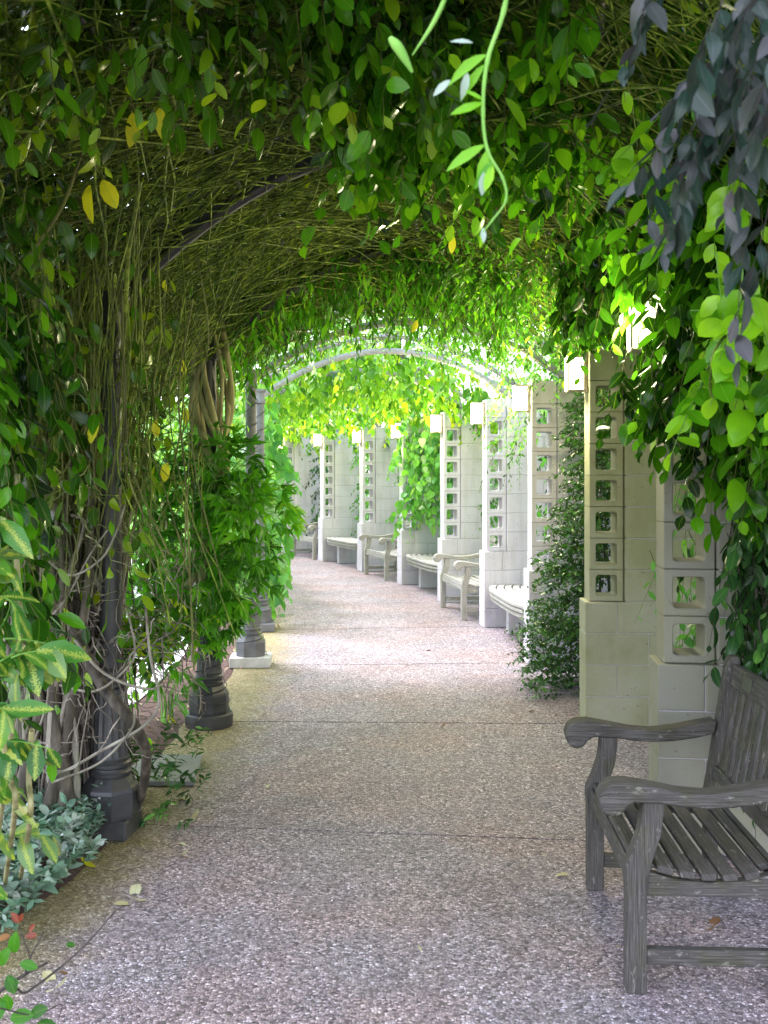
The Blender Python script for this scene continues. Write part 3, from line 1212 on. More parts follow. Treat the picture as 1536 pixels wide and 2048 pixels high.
AL = ['nearest dark arch, buried in the woven stems of the canopy',
      'second dark arch, behind the hanging fine-leaved vine',
      'pale grey arch rising from the cable-wound column on the white block',
      'pale grey arch seen in full, reaching the pillar by the curved seat',
      'arch in the yellow-green vine just beyond the bright gap',
      'far arch inside the yellow-green leaf tunnel',
      'farther arch deep in the yellow-green leaf tunnel',
      'farthest arch of the leaf tunnel']
for k in range(8):
    th = TH[k]
    root = empty('pergola_arch', AL[k], 'arch', pol(RC, th, 2.45), 0, 'arched ribs spanning the walk')
    mat = M['archpaint'] if k >= 2 else M['iron']
    ri = 0.50 if k >= 2 else 0.68
    lo = arch_pts(th, 2.40, ri)
    up = arch_pts(th, 2.55, ri)
    strap('lower_chord', lo, 0.04, 0.06, mat, root, th)
    strap('upper_chord', up, 0.04, 0.045, mat, root, th)
    for i in (3, 7, 11, 16, 20, 24):
        a, b = lo[i] + np.array([0, 0, 0.045]), up[i] - np.array([0, 0, 0.04])
        strap('web_bar', np.linspace(a, b, 2) if False else np.array([a, (a + b) / 2, b]) + np.array([[0, 0, 0], [0.0005, 0, 0], [0.001, 0, 0]]), 0.02, 0.02, mat, root, th)
    if k in (2, 3):
        mid = arch_pts(th, 2.475, 0.50, n=200)
        tt = np.linspace(0, 1, 200)
        et = np.array([-math.sin(th), math.cos(th), 0])
        c_ = arch_pts(th, 2.55, 0.50, n=400)
        tt = np.linspace(0, 1, 400)
        a_ = tt * 42 * 2 * PI
        wob = c_ + 0.045 * np.cos(a_)[:, None] * et + 0.052 * np.sin(a_)[:, None] * np.array([0, 0, 1.0])
        tube_obj('light_cable', wob, np.full(len(wob), 0.004), M['cable'], root, 4)

for j, (ro, zz, lab) in enumerate(((26.18, 2.98, 'thin iron purlin rod crossing the woven canopy at upper left'),
                                   (26.95, 3.08, 'thin iron purlin rod over the middle of the walk'),
                                   (27.7, 2.95, 'thin iron purlin rod over the pillar side of the walk'))):
    root = empty('purlin_rod', lab, 'rod', pol(ro, -0.2, zz), 0, 'long rods tying the arches')
    tt = np.linspace(-0.21, 0.44, 60)
    P = np.array([tuple(pol(ro, t_, zz - (0.03 if j == 0 else 0))) for t_ in tt])
    tube_obj('rod', P, np.full(len(P), 0.013), M['greyiron'], root, 8)

# ================================================================== BENCHES


def smooth_poly(ctrl, n=3):
    """closed Catmull-Rom polygon"""
    c = [np.array(p, float) for p in ctrl]
    K = len(c)
    out = []
    for i in range(K):
        p0, p1, p2, p3 = c[i - 1], c[i], c[(i + 1) % K], c[(i + 2) % K]
        for s_ in range(n):
            t_ = s_ / n
            q = 0.5 * (2 * p1 + (p2 - p0) * t_ + (2 * p0 - 5 * p1 + 4 * p2 - p3) * t_ ** 2 + (3 * p1 - p0 - 3 * p2 + p3) * t_ ** 3)
            out.append((q[0], q[1]))
    return out


def arm_bench_meshes(L, mat, nslat, depth=1.0):
    """local: +X to the back, Y along the length (0..L, outside of legs), front leg face near x = 0"""
    parts = []
    lw = 0.06

    def P(name, bm, axis, loc=(0, 0, 0), rot=(0, 0, 0)):
        me = bm_mesh(name, bm, mat)
        set_uv(me, axis)
        parts.append((name, me, loc, rot))
    # front legs, S-shaped upper part (XZ outline)
    leg = [(0.0, 0), (0.062, 0), (0.062, 0.30), (0.066, 0.36), (0.082, 0.42), (0.105, 0.49), (0.112, 0.545), (0.114, 0.592),
           (0.050, 0.592), (0.047, 0.545), (0.040, 0.50), (0.018, 0.44), (-0.002, 0.395), (-0.004, 0.36), (0.0, 0.33)]
    for y in (0, L - lw):
        P('leg', prism_bm(leg, y, y + lw, 'XZ', 0.004), 2)
    # rear legs running up as back posts
    post = [(0.50, 0), (0.558, 0), (0.556, 0.38), (0.575, 0.46), (0.655, 0.89), (0.648, 0.905), (0.615, 0.905), (0.600, 0.885), (0.520, 0.46), (0.503, 0.38)]
    for y in (0.002, L - lw + 0.002):
        P('back_post', prism_bm(post, y, y + lw - 0.004, 'XZ', 0.004), 2)
    # arms
    top = [(-0.085, 0.600), (-0.075, 0.632), (-0.045, 0.652), (0.0, 0.655), (0.08, 0.642), (0.17, 0.626), (0.26, 0.620), (0.36, 0.630), (0.45, 0.646), (0.548, 0.662)]
    bot = [(0.538, 0.612), (0.45, 0.594), (0.36, 0.582), (0.26, 0.577), (0.17, 0.582), (0.10, 0.592), (0.02, 0.594), (-0.002, 0.578), (-0.018, 0.556), (-0.048, 0.548), (-0.074, 0.562)]
    for y in (-0.012, L - lw - 0.012 + 0.0):
        P('armrest', prism_bm(top + bot, y, y + lw + 0.024, 'XZ', 0.006), 0)
    # rails
    P('front_rail', box_bm(0.012, 0.038, lw, L - lw, 0.325, 0.395, 0.003), 1)
    P('rear_rail', box_bm(0.515, 0.541, lw, L - lw, 0.33, 0.385, 0.003), 1)
    side = [(0.062, 0.30), (0.503, 0.30), (0.503, 0.372), (0.40, 0.352), (0.28, 0.342), (0.16, 0.350), (0.062, 0.375)]
    for y in (0.012, L - lw + 0.012):
        P('side_rail', prism_bm(side, y, y + 0.034, 'XZ', 0.002), 0)
        P('stretcher', box_bm(0.062, 0.502, y + 0.001, y + 0.031, 0.085, 0.135, 0.003), 0)
    # seat slats along the length, dished
    xs = [0.03, 0.107, 0.184, 0.261, 0.338, 0.415, 0.475]
    for i, x in enumerate(xs):
        z = 0.352 + 0.9 * (x - 0.27) ** 2 * 0.8
        w = 0.053 if i < 6 else 0.04
        y0, y1 = (0.006, L - 0.006) if 0.07 < x < 0.47 else (lw + 0.002, L - lw - 0.002)
        bm = box_bm(-w / 2, w / 2, y0, y1, -0.002, 0.020, 0.004)
        P('seat_slat', bm, 1, (x + 0.012, 0, z + 0.0), (0, -math.atan(1.44 * (x - 0.27)), 0))
    # back rails and slats, leaning
    lean = math.atan2(0.08, 0.43)

    def back(name, z0, z1, y0, y1, th_=0.026, curve=0.0):
        bm = box_bm(-th_ / 2, th_ / 2, y0, y1, z0, z1, 0.003)
        if curve:
            for v in bm.verts:
                if v.co.z > (z0 + z1) / 2:
                    v.co.z += curve * (1 - ((v.co.y - L / 2) / (L / 2)) ** 2)
        P(name, bm, 1 if (y1 - y0) > (z1 - z0) else 2, (0.548, 0, 0.46), (0, lean, 0))
    back('top_rail', 0.345, 0.425, lw, L - lw, 0.03)
    back('lower_rail', -0.02, 0.03, lw, L - lw, 0.028)
    inner = L - 2 * lw
    pitch = inner / (nslat + 0.35)
    for i in range(nslat):
        yc = lw + pitch * (i + 0.675)
        back('back_slat', 0.028, 0.347, yc - 0.019, yc + 0.019, 0.014)
    out = []
    for (nm, me, l_, r_) in parts:      # the seat is a little shallower than first drawn: pull everything behind x = 0.2 forward
        if depth != 1.0:
            for v in me.vertices:
                X = v.co.x + (l_[0] if l_[0] < 0.5 else 0)
                if l_[0] < 0.5:
                    nx = X if X < 0.12 else 0.12 + (X - 0.12) * depth
                    v.co.x = nx - l_[0]
            if l_[0] >= 0.5:
                l_ = (0.12 + (l_[0] - 0.12) * depth, l_[1], l_[2])
        out.append((nm, me, l_, r_))
    return out


def place_bench(meshes, label, loc, rz, plaque=None, L=1):
    root = empty('garden_bench', label, 'bench', loc, rz, 'teak garden benches with armrests')
    for nm, me, l_, r_ in meshes:
        o = link(nm, me, root)
        o.location = l_
        o.rotation_euler = r_
    return root


fg = arm_bench_meshes(1.22 if False else 0.83, M['wood'], 9, 0.86)
# foreground bench: near front leg at (0.76,3.10), far one at (0.80,3.86)
rz_fg = -math.atan2(0.036, 0.76)
b0 = place_bench(fg, 'dark weathered teak bench in the right foreground, cut by the picture edge', (0.748, 3.08, 0), rz_fg)
pl = bm_mesh('plaque', box_bm(-0.0185, -0.0155, 0.52, 0.62, 0.36, 0.41, 0.001), M['plate'])
tr_ = [c for c in b0.children if c.name.startswith('top_rail')][0]
o = link('plaque', pl, tr_)

# alcove benches: local +X must point outwards (radially), Y along the path
bb = arm_bench_meshes(1.12, M['palewood'], 13)
for kk, lab, dr, dt in ((3.5, 'pale silvered teak armchair bench, nearest of those set between the white pillars', -0.16, 0.0),
                        (5.5, 'pale teak armchair bench halfway down the walk between two pillars', -0.13, 0.0),
                        (7.45, 'pale teak armchair bench farthest down the walk near the end', -0.05, 0.0)):
    th = -0.1018 + 0.0745 * kk + dt
    p = pol(R0 + dr, th)
    et = Vector((-math.sin(th), math.cos(th), 0))
    p = p - et * 0.56 - et * 0.05
    place_bench(bb, lab, p, th)

# curved slat benches


def curved_bench(k, label):
    tc = (TH[k] + TH[k + 1]) / 2
    half = (TH[k + 1] - TH[k]) / 2 - 0.125 / 28
    root = empty('curved_bench', label, 'bench', pol(R0 + 0.2, tc), 0, 'curved slatted seats between the pillars')
    n = 21
    u = np.linspace(-1, 1, n)

    def strip(name, r0, r1, z0, z1, bul=1.0):
        V = []
        for q in u:
            th = tc + q * half
            b = -0.13 * (1 - q ** 4) * bul + 0.03
            ee = 0.0
            for (r, z) in ((r0, z0), (r1, z0), (r1, z1 - 0.004), (r1 - 0.004, z1), (r0 + 0.004, z1), (r0, z1 - 0.004)):
                V.append(tuple(pol(R0 + r + b + ee, th, z)))
        F = []
        for i in range(n - 1):
            for j in range(6):
                j2 = (j + 1) % 6
                F.append((i * 6 + j, i * 6 + j2, (i + 1) * 6 + j2, (i + 1) * 6 + j))
        F += [tuple(range(6)), tuple((n - 1) * 6 + j for j in range(6))]
        me = bpy.data.meshes.new(name)
        me.from_pydata(V, [], F)
        uvl = me.uv_layers.new(name='UVMap')
        for lp in me.loops:
            vi = lp.vertex_index
            uvl.data[lp.index].uv = (vi // 6 * half * 56 / n, (vi % 6) * 0.02 + r0)
        me.materials.append(M['palewood'])
        me.validate()
        world_child(link(name, me), root)
    for i in range(6):
        r = 0.03 + i * 0.083
        strip('seat_slat', r, r + 0.068, 0.425, 0.452, 1.0)
    strip('fascia_board', 0.036, 0.060, 0.382, 0.414)
    strip('fascia_board', 0.050, 0.074, 0.335, 0.370)
    strip('frame_board', 0.40, 0.43, 0.34, 0.421)
    for q in (-0.55, 0.55):
        th = tc + q * half
        bm = box_bm(0.12, 0.48, -0.05, 0.05, 0, 0.36, 0.006)
        me = bm_mesh('support', bm, M['block'])
        o = link('support', me, root)
        o.location = pol(R0, th) - root.location
        o.rotation_euler = (0, 0, th)


curved_bench(2, 'large curved slatted wooden seat, nearest one, ending at the shrub-wrapped pillar')
curved_bench(4, 'middle curved slatted seat beside the pillar draped in hanging leaves')
curved_bench(6, 'farthest curved slatted seat, small, with dry leaves on its back edge')

# ------------------------------------------------------------------ stone cover
o = link('paving_slab', bm_mesh('paving_slab', prism_bm([(-1.36, 5.13), (-0.97, 5.13), (-1.02, 5.62), (-1.36, 5.62)], 0.004, 0.03, 'XY', 0.004), M['cover']),
         label='flat grey-green stone cover lying at the path edge behind the small bush', cat='slab')

# ================================================================== VEGETATION
exec_order = []


def vine(name, label, cat='vine', loc=(0, 0, 0), group=None):
    return empty(name, label, cat, loc, 0, group)


def rise_at(th):
    return 0.50 + 0.20 * np.clip((0.03 - th) / 0.06, 0, 1)


def vault_z(u, th=0.2):
    return 2.48 + (0.02 + rise_at(th)) * (1 - (2 * u - 1) ** 2)


def vault(u, th, dz=0.0):
    r = RC - 0.1 + (R0 + 0.45 - RC) * u
    return np.stack([CX + r * np.cos(th), CY + r * np.sin(th), vault_z(u, th) + dz], axis=-1)


# ---- 1. woven canopy over the first bays: thin stems running over the arches
root = vine('woven_canopy_vine', 'dense woven mat of thin olive stems roofing the front of the walk', loc=pol(RC, -0.1, 0))
N = 4200
th0 = rng.uniform(-0.21, 0.012, N)
u0 = rng.uniform(-0.12, 0.75, N)
ln = rng.uniform(0.08, 0.40, N)
tt = np.linspace(0, 1, 9)
U = u0[:, None] + ln[:, None] * tt[None]
slant = rng.normal(0, 0.030, N) * rng.choice([0.5, 1, 2.0], N)
wob = rng.normal(0, 0.0016, (N, 9)).cumsum(1)
TT = th0[:, None] + slant[:, None] * (tt[None] - 0.5) + wob
dz = rng.uniform(-0.17, 0.14, N)[:, None] + rng.normal(0, 0.008, (N, 9)).cumsum(1)
P = vault(U, TT, dz)
Rd = rng.uniform(0.0014, 0.0045, N)[:, None] * np.linspace(1, 0.7, 9)[None]
Ps, Rs = [P], [Rd]
# thick runners
N2 = 130
th0 = rng.uniform(-0.2, 0.0, N2)
U = (rng.uniform(-0.1, 0.2, N2)[:, None] + rng.uniform(0.4, 0.8, N2)[:, None] * tt[None])
TT = th0[:, None] + rng.normal(0, 0.03, N2)[:, None] * tt[None] + rng.normal(0, 0.002, (N2, 9)).cumsum(1)
P = vault(U, TT, rng.uniform(-0.06, 0.1, N2)[:, None] + rng.normal(0, 0.012, (N2, 9)).cumsum(1))
Ps.append(P)
Rs.append(rng.uniform(0.006, 0.012, N2)[:, None] * np.ones((1, 9)))
N2 = 240
th0 = rng.uniform(-0.2, 0.03, N2)
U = (rng.uniform(-0.1, 0.6, N2)[:, None] + rng.uniform(0.2, 0.4, N2)[:, None] * tt[None])
TT = th0[:, None] + rng.normal(0, 0.05, N2)[:, None] * tt[None] + rng.normal(0, 0.003, (N2, 9)).cumsum(1)
P = vault(U, TT, rng.uniform(-0.24, -0.15, N2)[:, None] + rng.normal(0, 0.012, (N2, 9)).cumsum(1))
Ps.append(P)
Rs.append(rng.uniform(0.002, 0.006, N2)[:, None] * np.ones((1, 9)))
# loose ends hanging from the mat
N3 = 260
uu, t3 = rng.uniform(-0.05, 0.9, N3), rng.uniform(-0.2, 0.0, N3)
p0 = vault(uu, t3, 0.0)
hang = p0[:, None, :] + np.stack([rng.normal(0, 0.02, (N3, 9)).cumsum(1), rng.normal(0, 0.02, (N3, 9)).cumsum(1), -tt[None] * rng.uniform(0.05, 0.30, N3)[:, None]], axis=-1)
Ps.append(hang)
Rs.append(np.full((N3, 9), 0.0022))
stems_obj(Ps, Rs, M['canopystem'], root, 'stems', 4)
L = Leaves()
n = 40000
uu, t3 = rng.uniform(-0.4, 1.35, n), rng.uniform(-0.215, 0.04, n)
pp = vault(np.clip(uu, -0.15, 1.15), t3, rng.uniform(0.16, 0.62, n))
pp[:, 0] += (uu - np.clip(uu, -0.15, 1.15)) * 2.8
pp[:, 2] -= np.abs(uu - np.clip(uu, -0.15, 1.15)) * 2.0
L.add(pp, rng.normal(0, 1, (n, 3)) * [1, 1, 0.4], rng.normal(0, 0.5, (n, 3)) + [0, 0, 1], rng.uniform(0.08, 0.14, n), rng.normal(0.3, 0.2, n))
n = 900
uu, t3 = rng.uniform(0.0, 0.95, n), rng.uniform(-0.21, 0.0, n)
pp = vault(uu, t3, rng.uniform(-0.12, 0.02, n))
L.add(pp, rng.normal(0, 0.4, (n, 3)) + [0, 0, -1], rng.normal(0, 0.8, (n, 3)), rng.uniform(0.035, 0.075, n), rng.normal(0.65, 0.3, n))
L.build(root, 'oval', M['olive'], 120)

# ---- 2. left wall of stems round the first column
c0 = COLP[0]
root = vine('tangled_stem_vine', 'old climber with a sheaf of thin bare stems rising round the front left iron column', loc=(c0.x - 0.2, c0.y, 0))
Ps, Rs = [], []
N = 430
tt = np.linspace(0, 1, 14)
bx = c0.x + rng.uniform(-0.62, -0.02, N)
by = c0.y + rng.uniform(-0.05, 0.6, N)
bx = np.where((abs(bx - c0.x) < 0.09) & (abs(by - c0.y) < 0.1), bx - 0.2, bx)
topx = c0.x + rng.uniform(-0.85, 0.30, N)
topy = c0.y + rng.uniform(-1.2, 1.8, N)
topz = rng.uniform(2.5, 3.0, N)
pin = tt[None] ** 2.2
X = bx[:, None] * (1 - pin) + topx[:, None] * pin + rng.normal(0, 0.026, (N, 14)).cumsum(1)
Yy = by[:, None] * (1 - pin ** 1.3) + topy[:, None] * pin ** 1.3 + rng.normal(0, 0.018, (N, 14)).cumsum(1)
# keep them gathered at mid height
gather = np.exp(-((tt - 0.30) / 0.22) ** 2)[None]
X = X - 0.35 * gather * (X - (c0.x - 0.22))
Z = topz[:, None] * tt[None]
P = np.stack([X, Yy, Z], axis=-1)
Ps.append(P)
Rs.append((rng.uniform(0.002, 0.006, N) * rng.choice([1, 1, 1, 1.5, 2.6], N))[:, None] * np.linspace(1.1, 0.6, 14)[None])
# side twigs, kinked and crossing
N4 = 620
q0 = rng.uniform(0.55, 2.9, N4)
p0 = np.stack([c0.x - 0.22 + np.clip(rng.normal(0, 0.26, N4), -0.6, 0.5), c0.y + rng.uniform(-0.3, 0.5, N4), q0], axis=1)
dd = norm(rng.normal(0, 1, (N4, 3)) * [1, 0.7, 1.1])
t8 = np.linspace(0, 1, 14)[None, :, None]
P4 = p0[:, None, :] + dd[:, None, :] * t8 * rng.uniform(0.15, 0.7, N4)[:, None, None] + rng.normal(0, 0.016, (N4, 14, 3)).cumsum(1) - np.array([0, 0, 0.18]) * t8 ** 2
P4[:, :, 2] = np.maximum(P4[:, :, 2], 0.45)
P4[:, :, 0] = np.minimum(P4[:, :, 0], c0.x + 0.35)
Ps.append(P4)
Rs.append(rng.uniform(0.0012, 0.0032, N4)[:, None] * np.ones((1, 14)))
stems_obj(Ps, Rs, M['sheaf'], root, 'stems', 5)
# individual trunks at the foot
for i in range(22):
    a = rng.uniform(0, 2 * PI)
    x, y = c0.x - 0.26 + 0.20 * math.cos(a), c0.y + 0.02 + 0.16 * math.sin(a)
    tw = rng.uniform(-1.5, 1.5)
    ctrl = []
    for q in np.linspace(0, 1, 7):
        rr = 0.20 * (1 - 0.35 * q)
        ctrl.append((c0.x - 0.26 + rr * math.cos(a + tw * q) + 0.10 * q + rng.normal(0, 0.03), c0.y + 0.02 + rr * math.sin(a + tw * q), q * rng.uniform(1.3, 1.9)))
    P = spline(ctrl, 24)
    R_ = np.linspace(rng.choice([0.010, 0.013, 0.018, 0.026, 0.038]), 0.007, len(P)) * (1 + 0.12 * np.sin(np.linspace(0, 20, len(P)) + i))
    tube_obj('trunk', P, R_, M['trunk'] if i % 2 else M['greystem'], root, 8)
# bowed dark limb crossing in front of the column, pale loops round it
for ctrl, r_, mt in (
        ([at(120, 1200, 4.5), at(160, 1290, 4.3), at(215, 1385, 4.16), at(262, 1440, 4.13), at(292, 1500, 4.25), at(285, 1580, 4.45), at(262, 1640, 4.62)], 0.028, 'trunk'),
        ([at(62, 1515, 4.3), at(110, 1548, 4.2), at(205, 1500, 4.12), at(290, 1450, 4.1), at(318, 1400, 4.1), at(300, 1310, 4.15), at(290, 1200, 4.3)], 0.0075, 'greystem'),
        ([at(105, 1565, 4.25), at(200, 1525, 4.1), at(262, 1460, 4.06), at(270, 1420, 4.1)], 0.006, 'greystem'),
        ([at(150, 1280, 4.2), at(195, 1335, 4.1), at(245, 1365, 4.05), at(300, 1378, 4.08), at(325, 1368, 4.15)], 0.007, 'greystem'),
        ([at(120, 1370, 4.2), at(190, 1382, 4.12), at(250, 1340, 4.1), at(270, 1300, 4.2), at(255, 1220, 4.3)], 0.006, 'greystem'),
        ([at(85, 1110, 4.3), at(140, 1150, 4.2), at(200, 1120, 4.1), at(230, 1070, 4.1), at(250, 1010, 4.2)], 0.006, 'greystem'),
        ([at(75, 1260, 4.3), at(130, 1200, 4.2), at(180, 1110, 4.15), at(215, 1060, 4.1)], 0.005, 'greystem'),
        ([at(70, 1480, 4.3), at(95, 1400, 4.2), at(100, 1300, 4.2), at(130, 1200, 4.3)], 0.006, 'greystem'),
        ([at(60, 1520, 4.3), at(75, 1540, 4.2), at(150, 1535, 4.15), at(165, 1480, 4.1), at(180, 1400, 4.15)], 0.004, 'greystem'),
        ([at(0, 480, 3.4), at(60, 440, 3.5), at(140, 445, 3.6), at(190, 420, 3.7), at(215, 340, 3.8)], 0.008, 'stem'),
        ([at(0, 330, 3.0), at(80, 240, 3.1), at(160, 190, 3.2), at(210, 110, 3.3)], 0.006, 'stem'),
        ([at(20, 560, 3.3), at(120, 420, 3.4), at(170, 290, 3.4), at(240, 150, 3.4)], 0.007, 'stem')):
    P = spline([tuple(c) for c in ctrl], 30)
    tube_obj('stem', P, np.linspace(r_, r_ * 0.7, len(P)), M[mt], root, 7)
# leaves scattered on it
L = Leaves()
n = 520
q = rng.uniform(0.25, 1, n)
pp = np.stack([c0.x - 0.2 + np.clip(rng.normal(0, 0.3, n), -0.7, 0.4), c0.y + np.clip(rng.normal(0, 0.3, n), -0.4, 0.8), q * 2.7], axis=1)
L.add(pp, rng.normal(0, 0.5, (n, 3)) + [0, 0, -1], rng.normal(0, 0.7, (n, 3)) + [0.3, -0.6, 0.2], rng.uniform(0.05, 0.10, n), rng.normal(0.5, 0.28, n))
L.build(root, 'oval', M['olive'], 150)

L = Leaves()
n = 46
st = rand_in(n, (-1.55, 4.6, 0.68), (-1.12, 5.5, 0.95))
a, b = shoots(L, st, (0.7, -0.3, 0.15), 0.24, 0.4, 8, 0.07, 0.6, hang=0.2, stemr=0.002)
L.build(root, 'ellip', M['olive'], 60, name='low_foliage')
stems_obj([a], [b], M['sheaf'], root, 'side_shoots')

# ---- 3. leafy mass at the upper left, hanging near the camera side of the first column
root = vine('upper_left_climber', 'dark glossy climber hanging down the upper left corner', loc=(-1.35, 3.2, 0))
L = Leaves()
Ps, Rs = [], []
n = 230
st = rand_in(n, (-1.75, 2.5, 1.5), (-1.18, 3.7, 3.0))
a, b = shoots(L, st, (0.15, -0.1, -1), 0.45, 0.2, 9, 0.085, 0.4)
Ps.append(a); Rs.append(b)
n = 260
n = 150
st = rand_in(n, (-1.5, 2.7, 2.75), (0.15, 3.15, 3.1))
st[:, 2] += 0.12 * (1 - ((st[:, 0] - 0.1) / 1.4) ** 2)
a, b = shoots(L, st, (0.1, -0.15, -1), 0.26, 0.2, 7, 0.085, 0.45)
Ps.append(a); Rs.append(b)
L.build(root, 'oval', M['olive'], 280)
stems_obj(Ps, Rs, M['stem'], root)

# ---- 4. left curtain lower part, behind the first column (garden side hedge vine)
root = vine('left_curtain_vine', 'mid-green leafy curtain filling the gaps between the two front iron columns', loc=(-1.7, 5.2, 0))
L = Leaves()
Ps, Rs = [], []
n = 380
st = rand_in(n, (-2.3, 4.9, 0.5), (-1.42, 6.6, 2.9))
a, b = shoots(L, st, (0.2, -0.3, -0.7), 0.35, 0.3, 8, 0.075, 0.5)
Ps.append(a); Rs.append(b)
L.build(root, 'oval', M['fresh'], 160)
stems_obj(Ps, Rs, M['stem'], root)

root = vine('left_edge_vine', 'darker oval-leaved vine hanging along the left picture edge', loc=(-1.3, 3.0, 0))
L = Leaves()
Ps, Rs = [], []
n = 110
st = np.stack([rng.uniform(-1.42, -1.12, n), rng.uniform(2.7, 3.4, n), rng.uniform(1.25, 2.3, n)], axis=1)
a, b = shoots(L, st, (0.1, -0.1, -1), 0.5, 0.1, 9, 0.09, 0.35)
Ps.append(a); Rs.append(b)
L.build(root, 'oval', M['glossy'], 200)
stems_obj(Ps, Rs, M['stem'], root)

# ---- 5. second column: braided trunks and bright palmate foliage
c1 = COLP[1]
root = vine('braided_trunk_vine', 'climber with thick pale trunks braided round the second iron column and bright fingered leaves', loc=(c1.x - 0.05, c1.y, 0))
for i in range(13):
    a0 = i * 2 * PI / 13 + rng.uniform(-0.3, 0.3)
    tw = rng.choice([-1, 1]) * rng.uniform(1.4, 3.2)
    z0 = rng.uniform(0.62, 0.95)
    ctrl = []
    for q in np.linspace(0, 1, 12):
        z = z0 + q * (2.75 - z0)
        rr = 0.080 + 0.014 * (i % 4) + 0.022 * math.sin(q * 11 + i) + 0.09 * max(0, 0.3 - q) + (0.12 * max(0, q - 0.85))
        ctrl.append((c1.x + rr * math.cos(a0 + tw * q * 2.4), c1.y + rr * math.sin(a0 + tw * q * 2.4), z))
    P = spline(ctrl, 60)
    R_ = np.full(len(P), rng.uniform(0.012, 0.024)) * (1 + 0.15 * np.sin(np.linspace(0, 30, len(P)) + i))
    tube_obj('trunk', P, R_, M['paletrunk'], root, 8)
for ctrl, r_ in (([at(392, 1290, 6.2), at(378, 1235, 6.15), at(368, 1190, 6.1), at(388, 1150, 6.1), at(392, 1105, 6.1), at(385, 1050, 6.2)], 0.026),
                 ([at(375, 1240, 6.1), at(395, 1190, 6.05), at(405, 1150, 6.05), at(402, 1100, 6.1), at(395, 1060, 6.2)], 0.022),
                 ([at(385, 1255, 6.12), at(415, 1195, 6.08), at(428, 1165, 6.08), at(425, 1120, 6.12), at(410, 1085, 6.2)], 0.020),
                 ([at(372, 1252, 6.1), at(330, 1215, 6.0), at(300, 1170, 5.9), at(270, 1140, 5.7)], 0.011)):
    P = spline([tuple(c) for c in ctrl], 26)
    tube_obj('trunk', P, np.linspace(r_, r_ * 0.85, len(P)), M['paletrunk'], root, 9)
Lf = Leaves()
clusters = [((-0.98, 6.05, 1.62), (0.30, 0.38, 0.28), 150), ((-0.80, 6.0, 1.38), (0.28, 0.36, 0.22), 130), ((-1.12, 6.0, 1.12), (0.30, 0.4, 0.26), 110),
            ((-0.86, 6.0, 0.92), (0.20, 0.3, 0.18), 90), ((-1.35, 6.0, 0.80), (0.30, 0.35, 0.26), 90), ((-0.80, 5.95, 1.12), (0.2, 0.3, 0.16), 60),
            ((-1.45, 6.1, 1.5), (0.35, 0.4, 0.4), 90), ((-1.25, 5.9, 0.45), (0.16, 0.25, 0.2), 30)]
Ps, Rs = [], []
clusters = [(c, r, int(m * 0.62)) for c, r, m in clusters]
for i in range(16):
    cx_, cz_ = rng.uniform(-1.5, -0.72), rng.uniform(0.55, 1.8)
    if cz_ > 1.6 or (cz_ < 0.9 and cx_ > -0.95):
        cx_ = min(cx_, -1.15)
    clusters.append(((cx_, rng.uniform(5.8, 6.4), cz_), (rng.uniform(.08, .16), .16, rng.uniform(.08, .22)), int(rng.uniform(14, 34))))
for c, r, m in clusters:
    pp, v = in_ellipsoid(m, c, r, 0.25)
    base = np.array(c) + (pp - np.array(c)) * 0.35
    ax = norm(v + np.array([0.2, -0.5, -0.1]))
    palmate(Lf, pp, ax, rng.uniform(0.085, 0.12), 0.58 + rng.normal(0, 0.12), 5)
    t6 = np.linspace(0, 1, 6)[None, :, None]
    Ps.append(base[:, None, :] * (1 - t6) + pp[:, None, :] * t6 + np.array([0, 0, 0.04]) * np.sin(t6 * PI))
    Rs.append(np.full((m, 6), 0.0022))
Lf.build(root, 'lance', M['fresh'], 280, width=1.15)
stems_obj(Ps, Rs, M['greenstem'], root)

# ---- 6. drooping fine-leaved canopy fringe (jasmine) between second and third arches
root = vine('drooping_fringe_vine', 'bright green fine-leaved vine drooping from the canopy over the middle of the walk', loc=(-0.3, 7.2, 0))
L = Leaves()
Ps, Rs = [], []
n = 900
st = np.stack([rng.uniform(-1.6, 0.85, n), rng.uniform(6.4, 8.2, n), np.zeros(n)], axis=1)
uu = np.clip((st[:, 0] + 1.15) / 2.4, 0, 1)
st[:, 2] = 2.60 + 0.50 * (1 - (2 * uu - 1) ** 2) + rng.uniform(-0.08, 0.30, n)
a, b = shoots(L, st, (0.1, -0.25, -0.75), 0.34, 0.35, 7, 0.10, 0.42, hang=0.8)
Ps.append(a); Rs.append(b)
n = 1900
st = np.stack([rng.uniform(-1.6, 0.85, n), rng.uniform(6.4, 8.2, n), np.zeros(n)], axis=1)
uu = np.clip((st[:, 0] + 1.15) / 2.4, 0, 1)
st[:, 2] = 2.55 + 0.52 * (1 - (2 * uu - 1) ** 2) + rng.uniform(-0.06, 0.35, n)
palmate(L, st, rng.normal(0, 1, (n, 3)) * [1, 1, 0.2], 0.13, 0.38, 5, 1.0, 1.0)
L.build(root, 'lance', M['fresh'], 280, width=1.1)
for ctrl in ([at(440, 510, 7.2), at(560, 530, 7.1), at(680, 560, 7.0), at(800, 590, 7.0)], [at(500, 640, 7.1), at(540, 560, 7.0), at(600, 540, 7.0), at(660, 500, 7.1)]):
    P = spline([tuple(c) for c in ctrl], 20)
    tube_obj('stem', P, np.full(len(P), 0.008), M['paletrunk'], root, 6)
stems_obj(Ps, Rs, M['stem'], root)

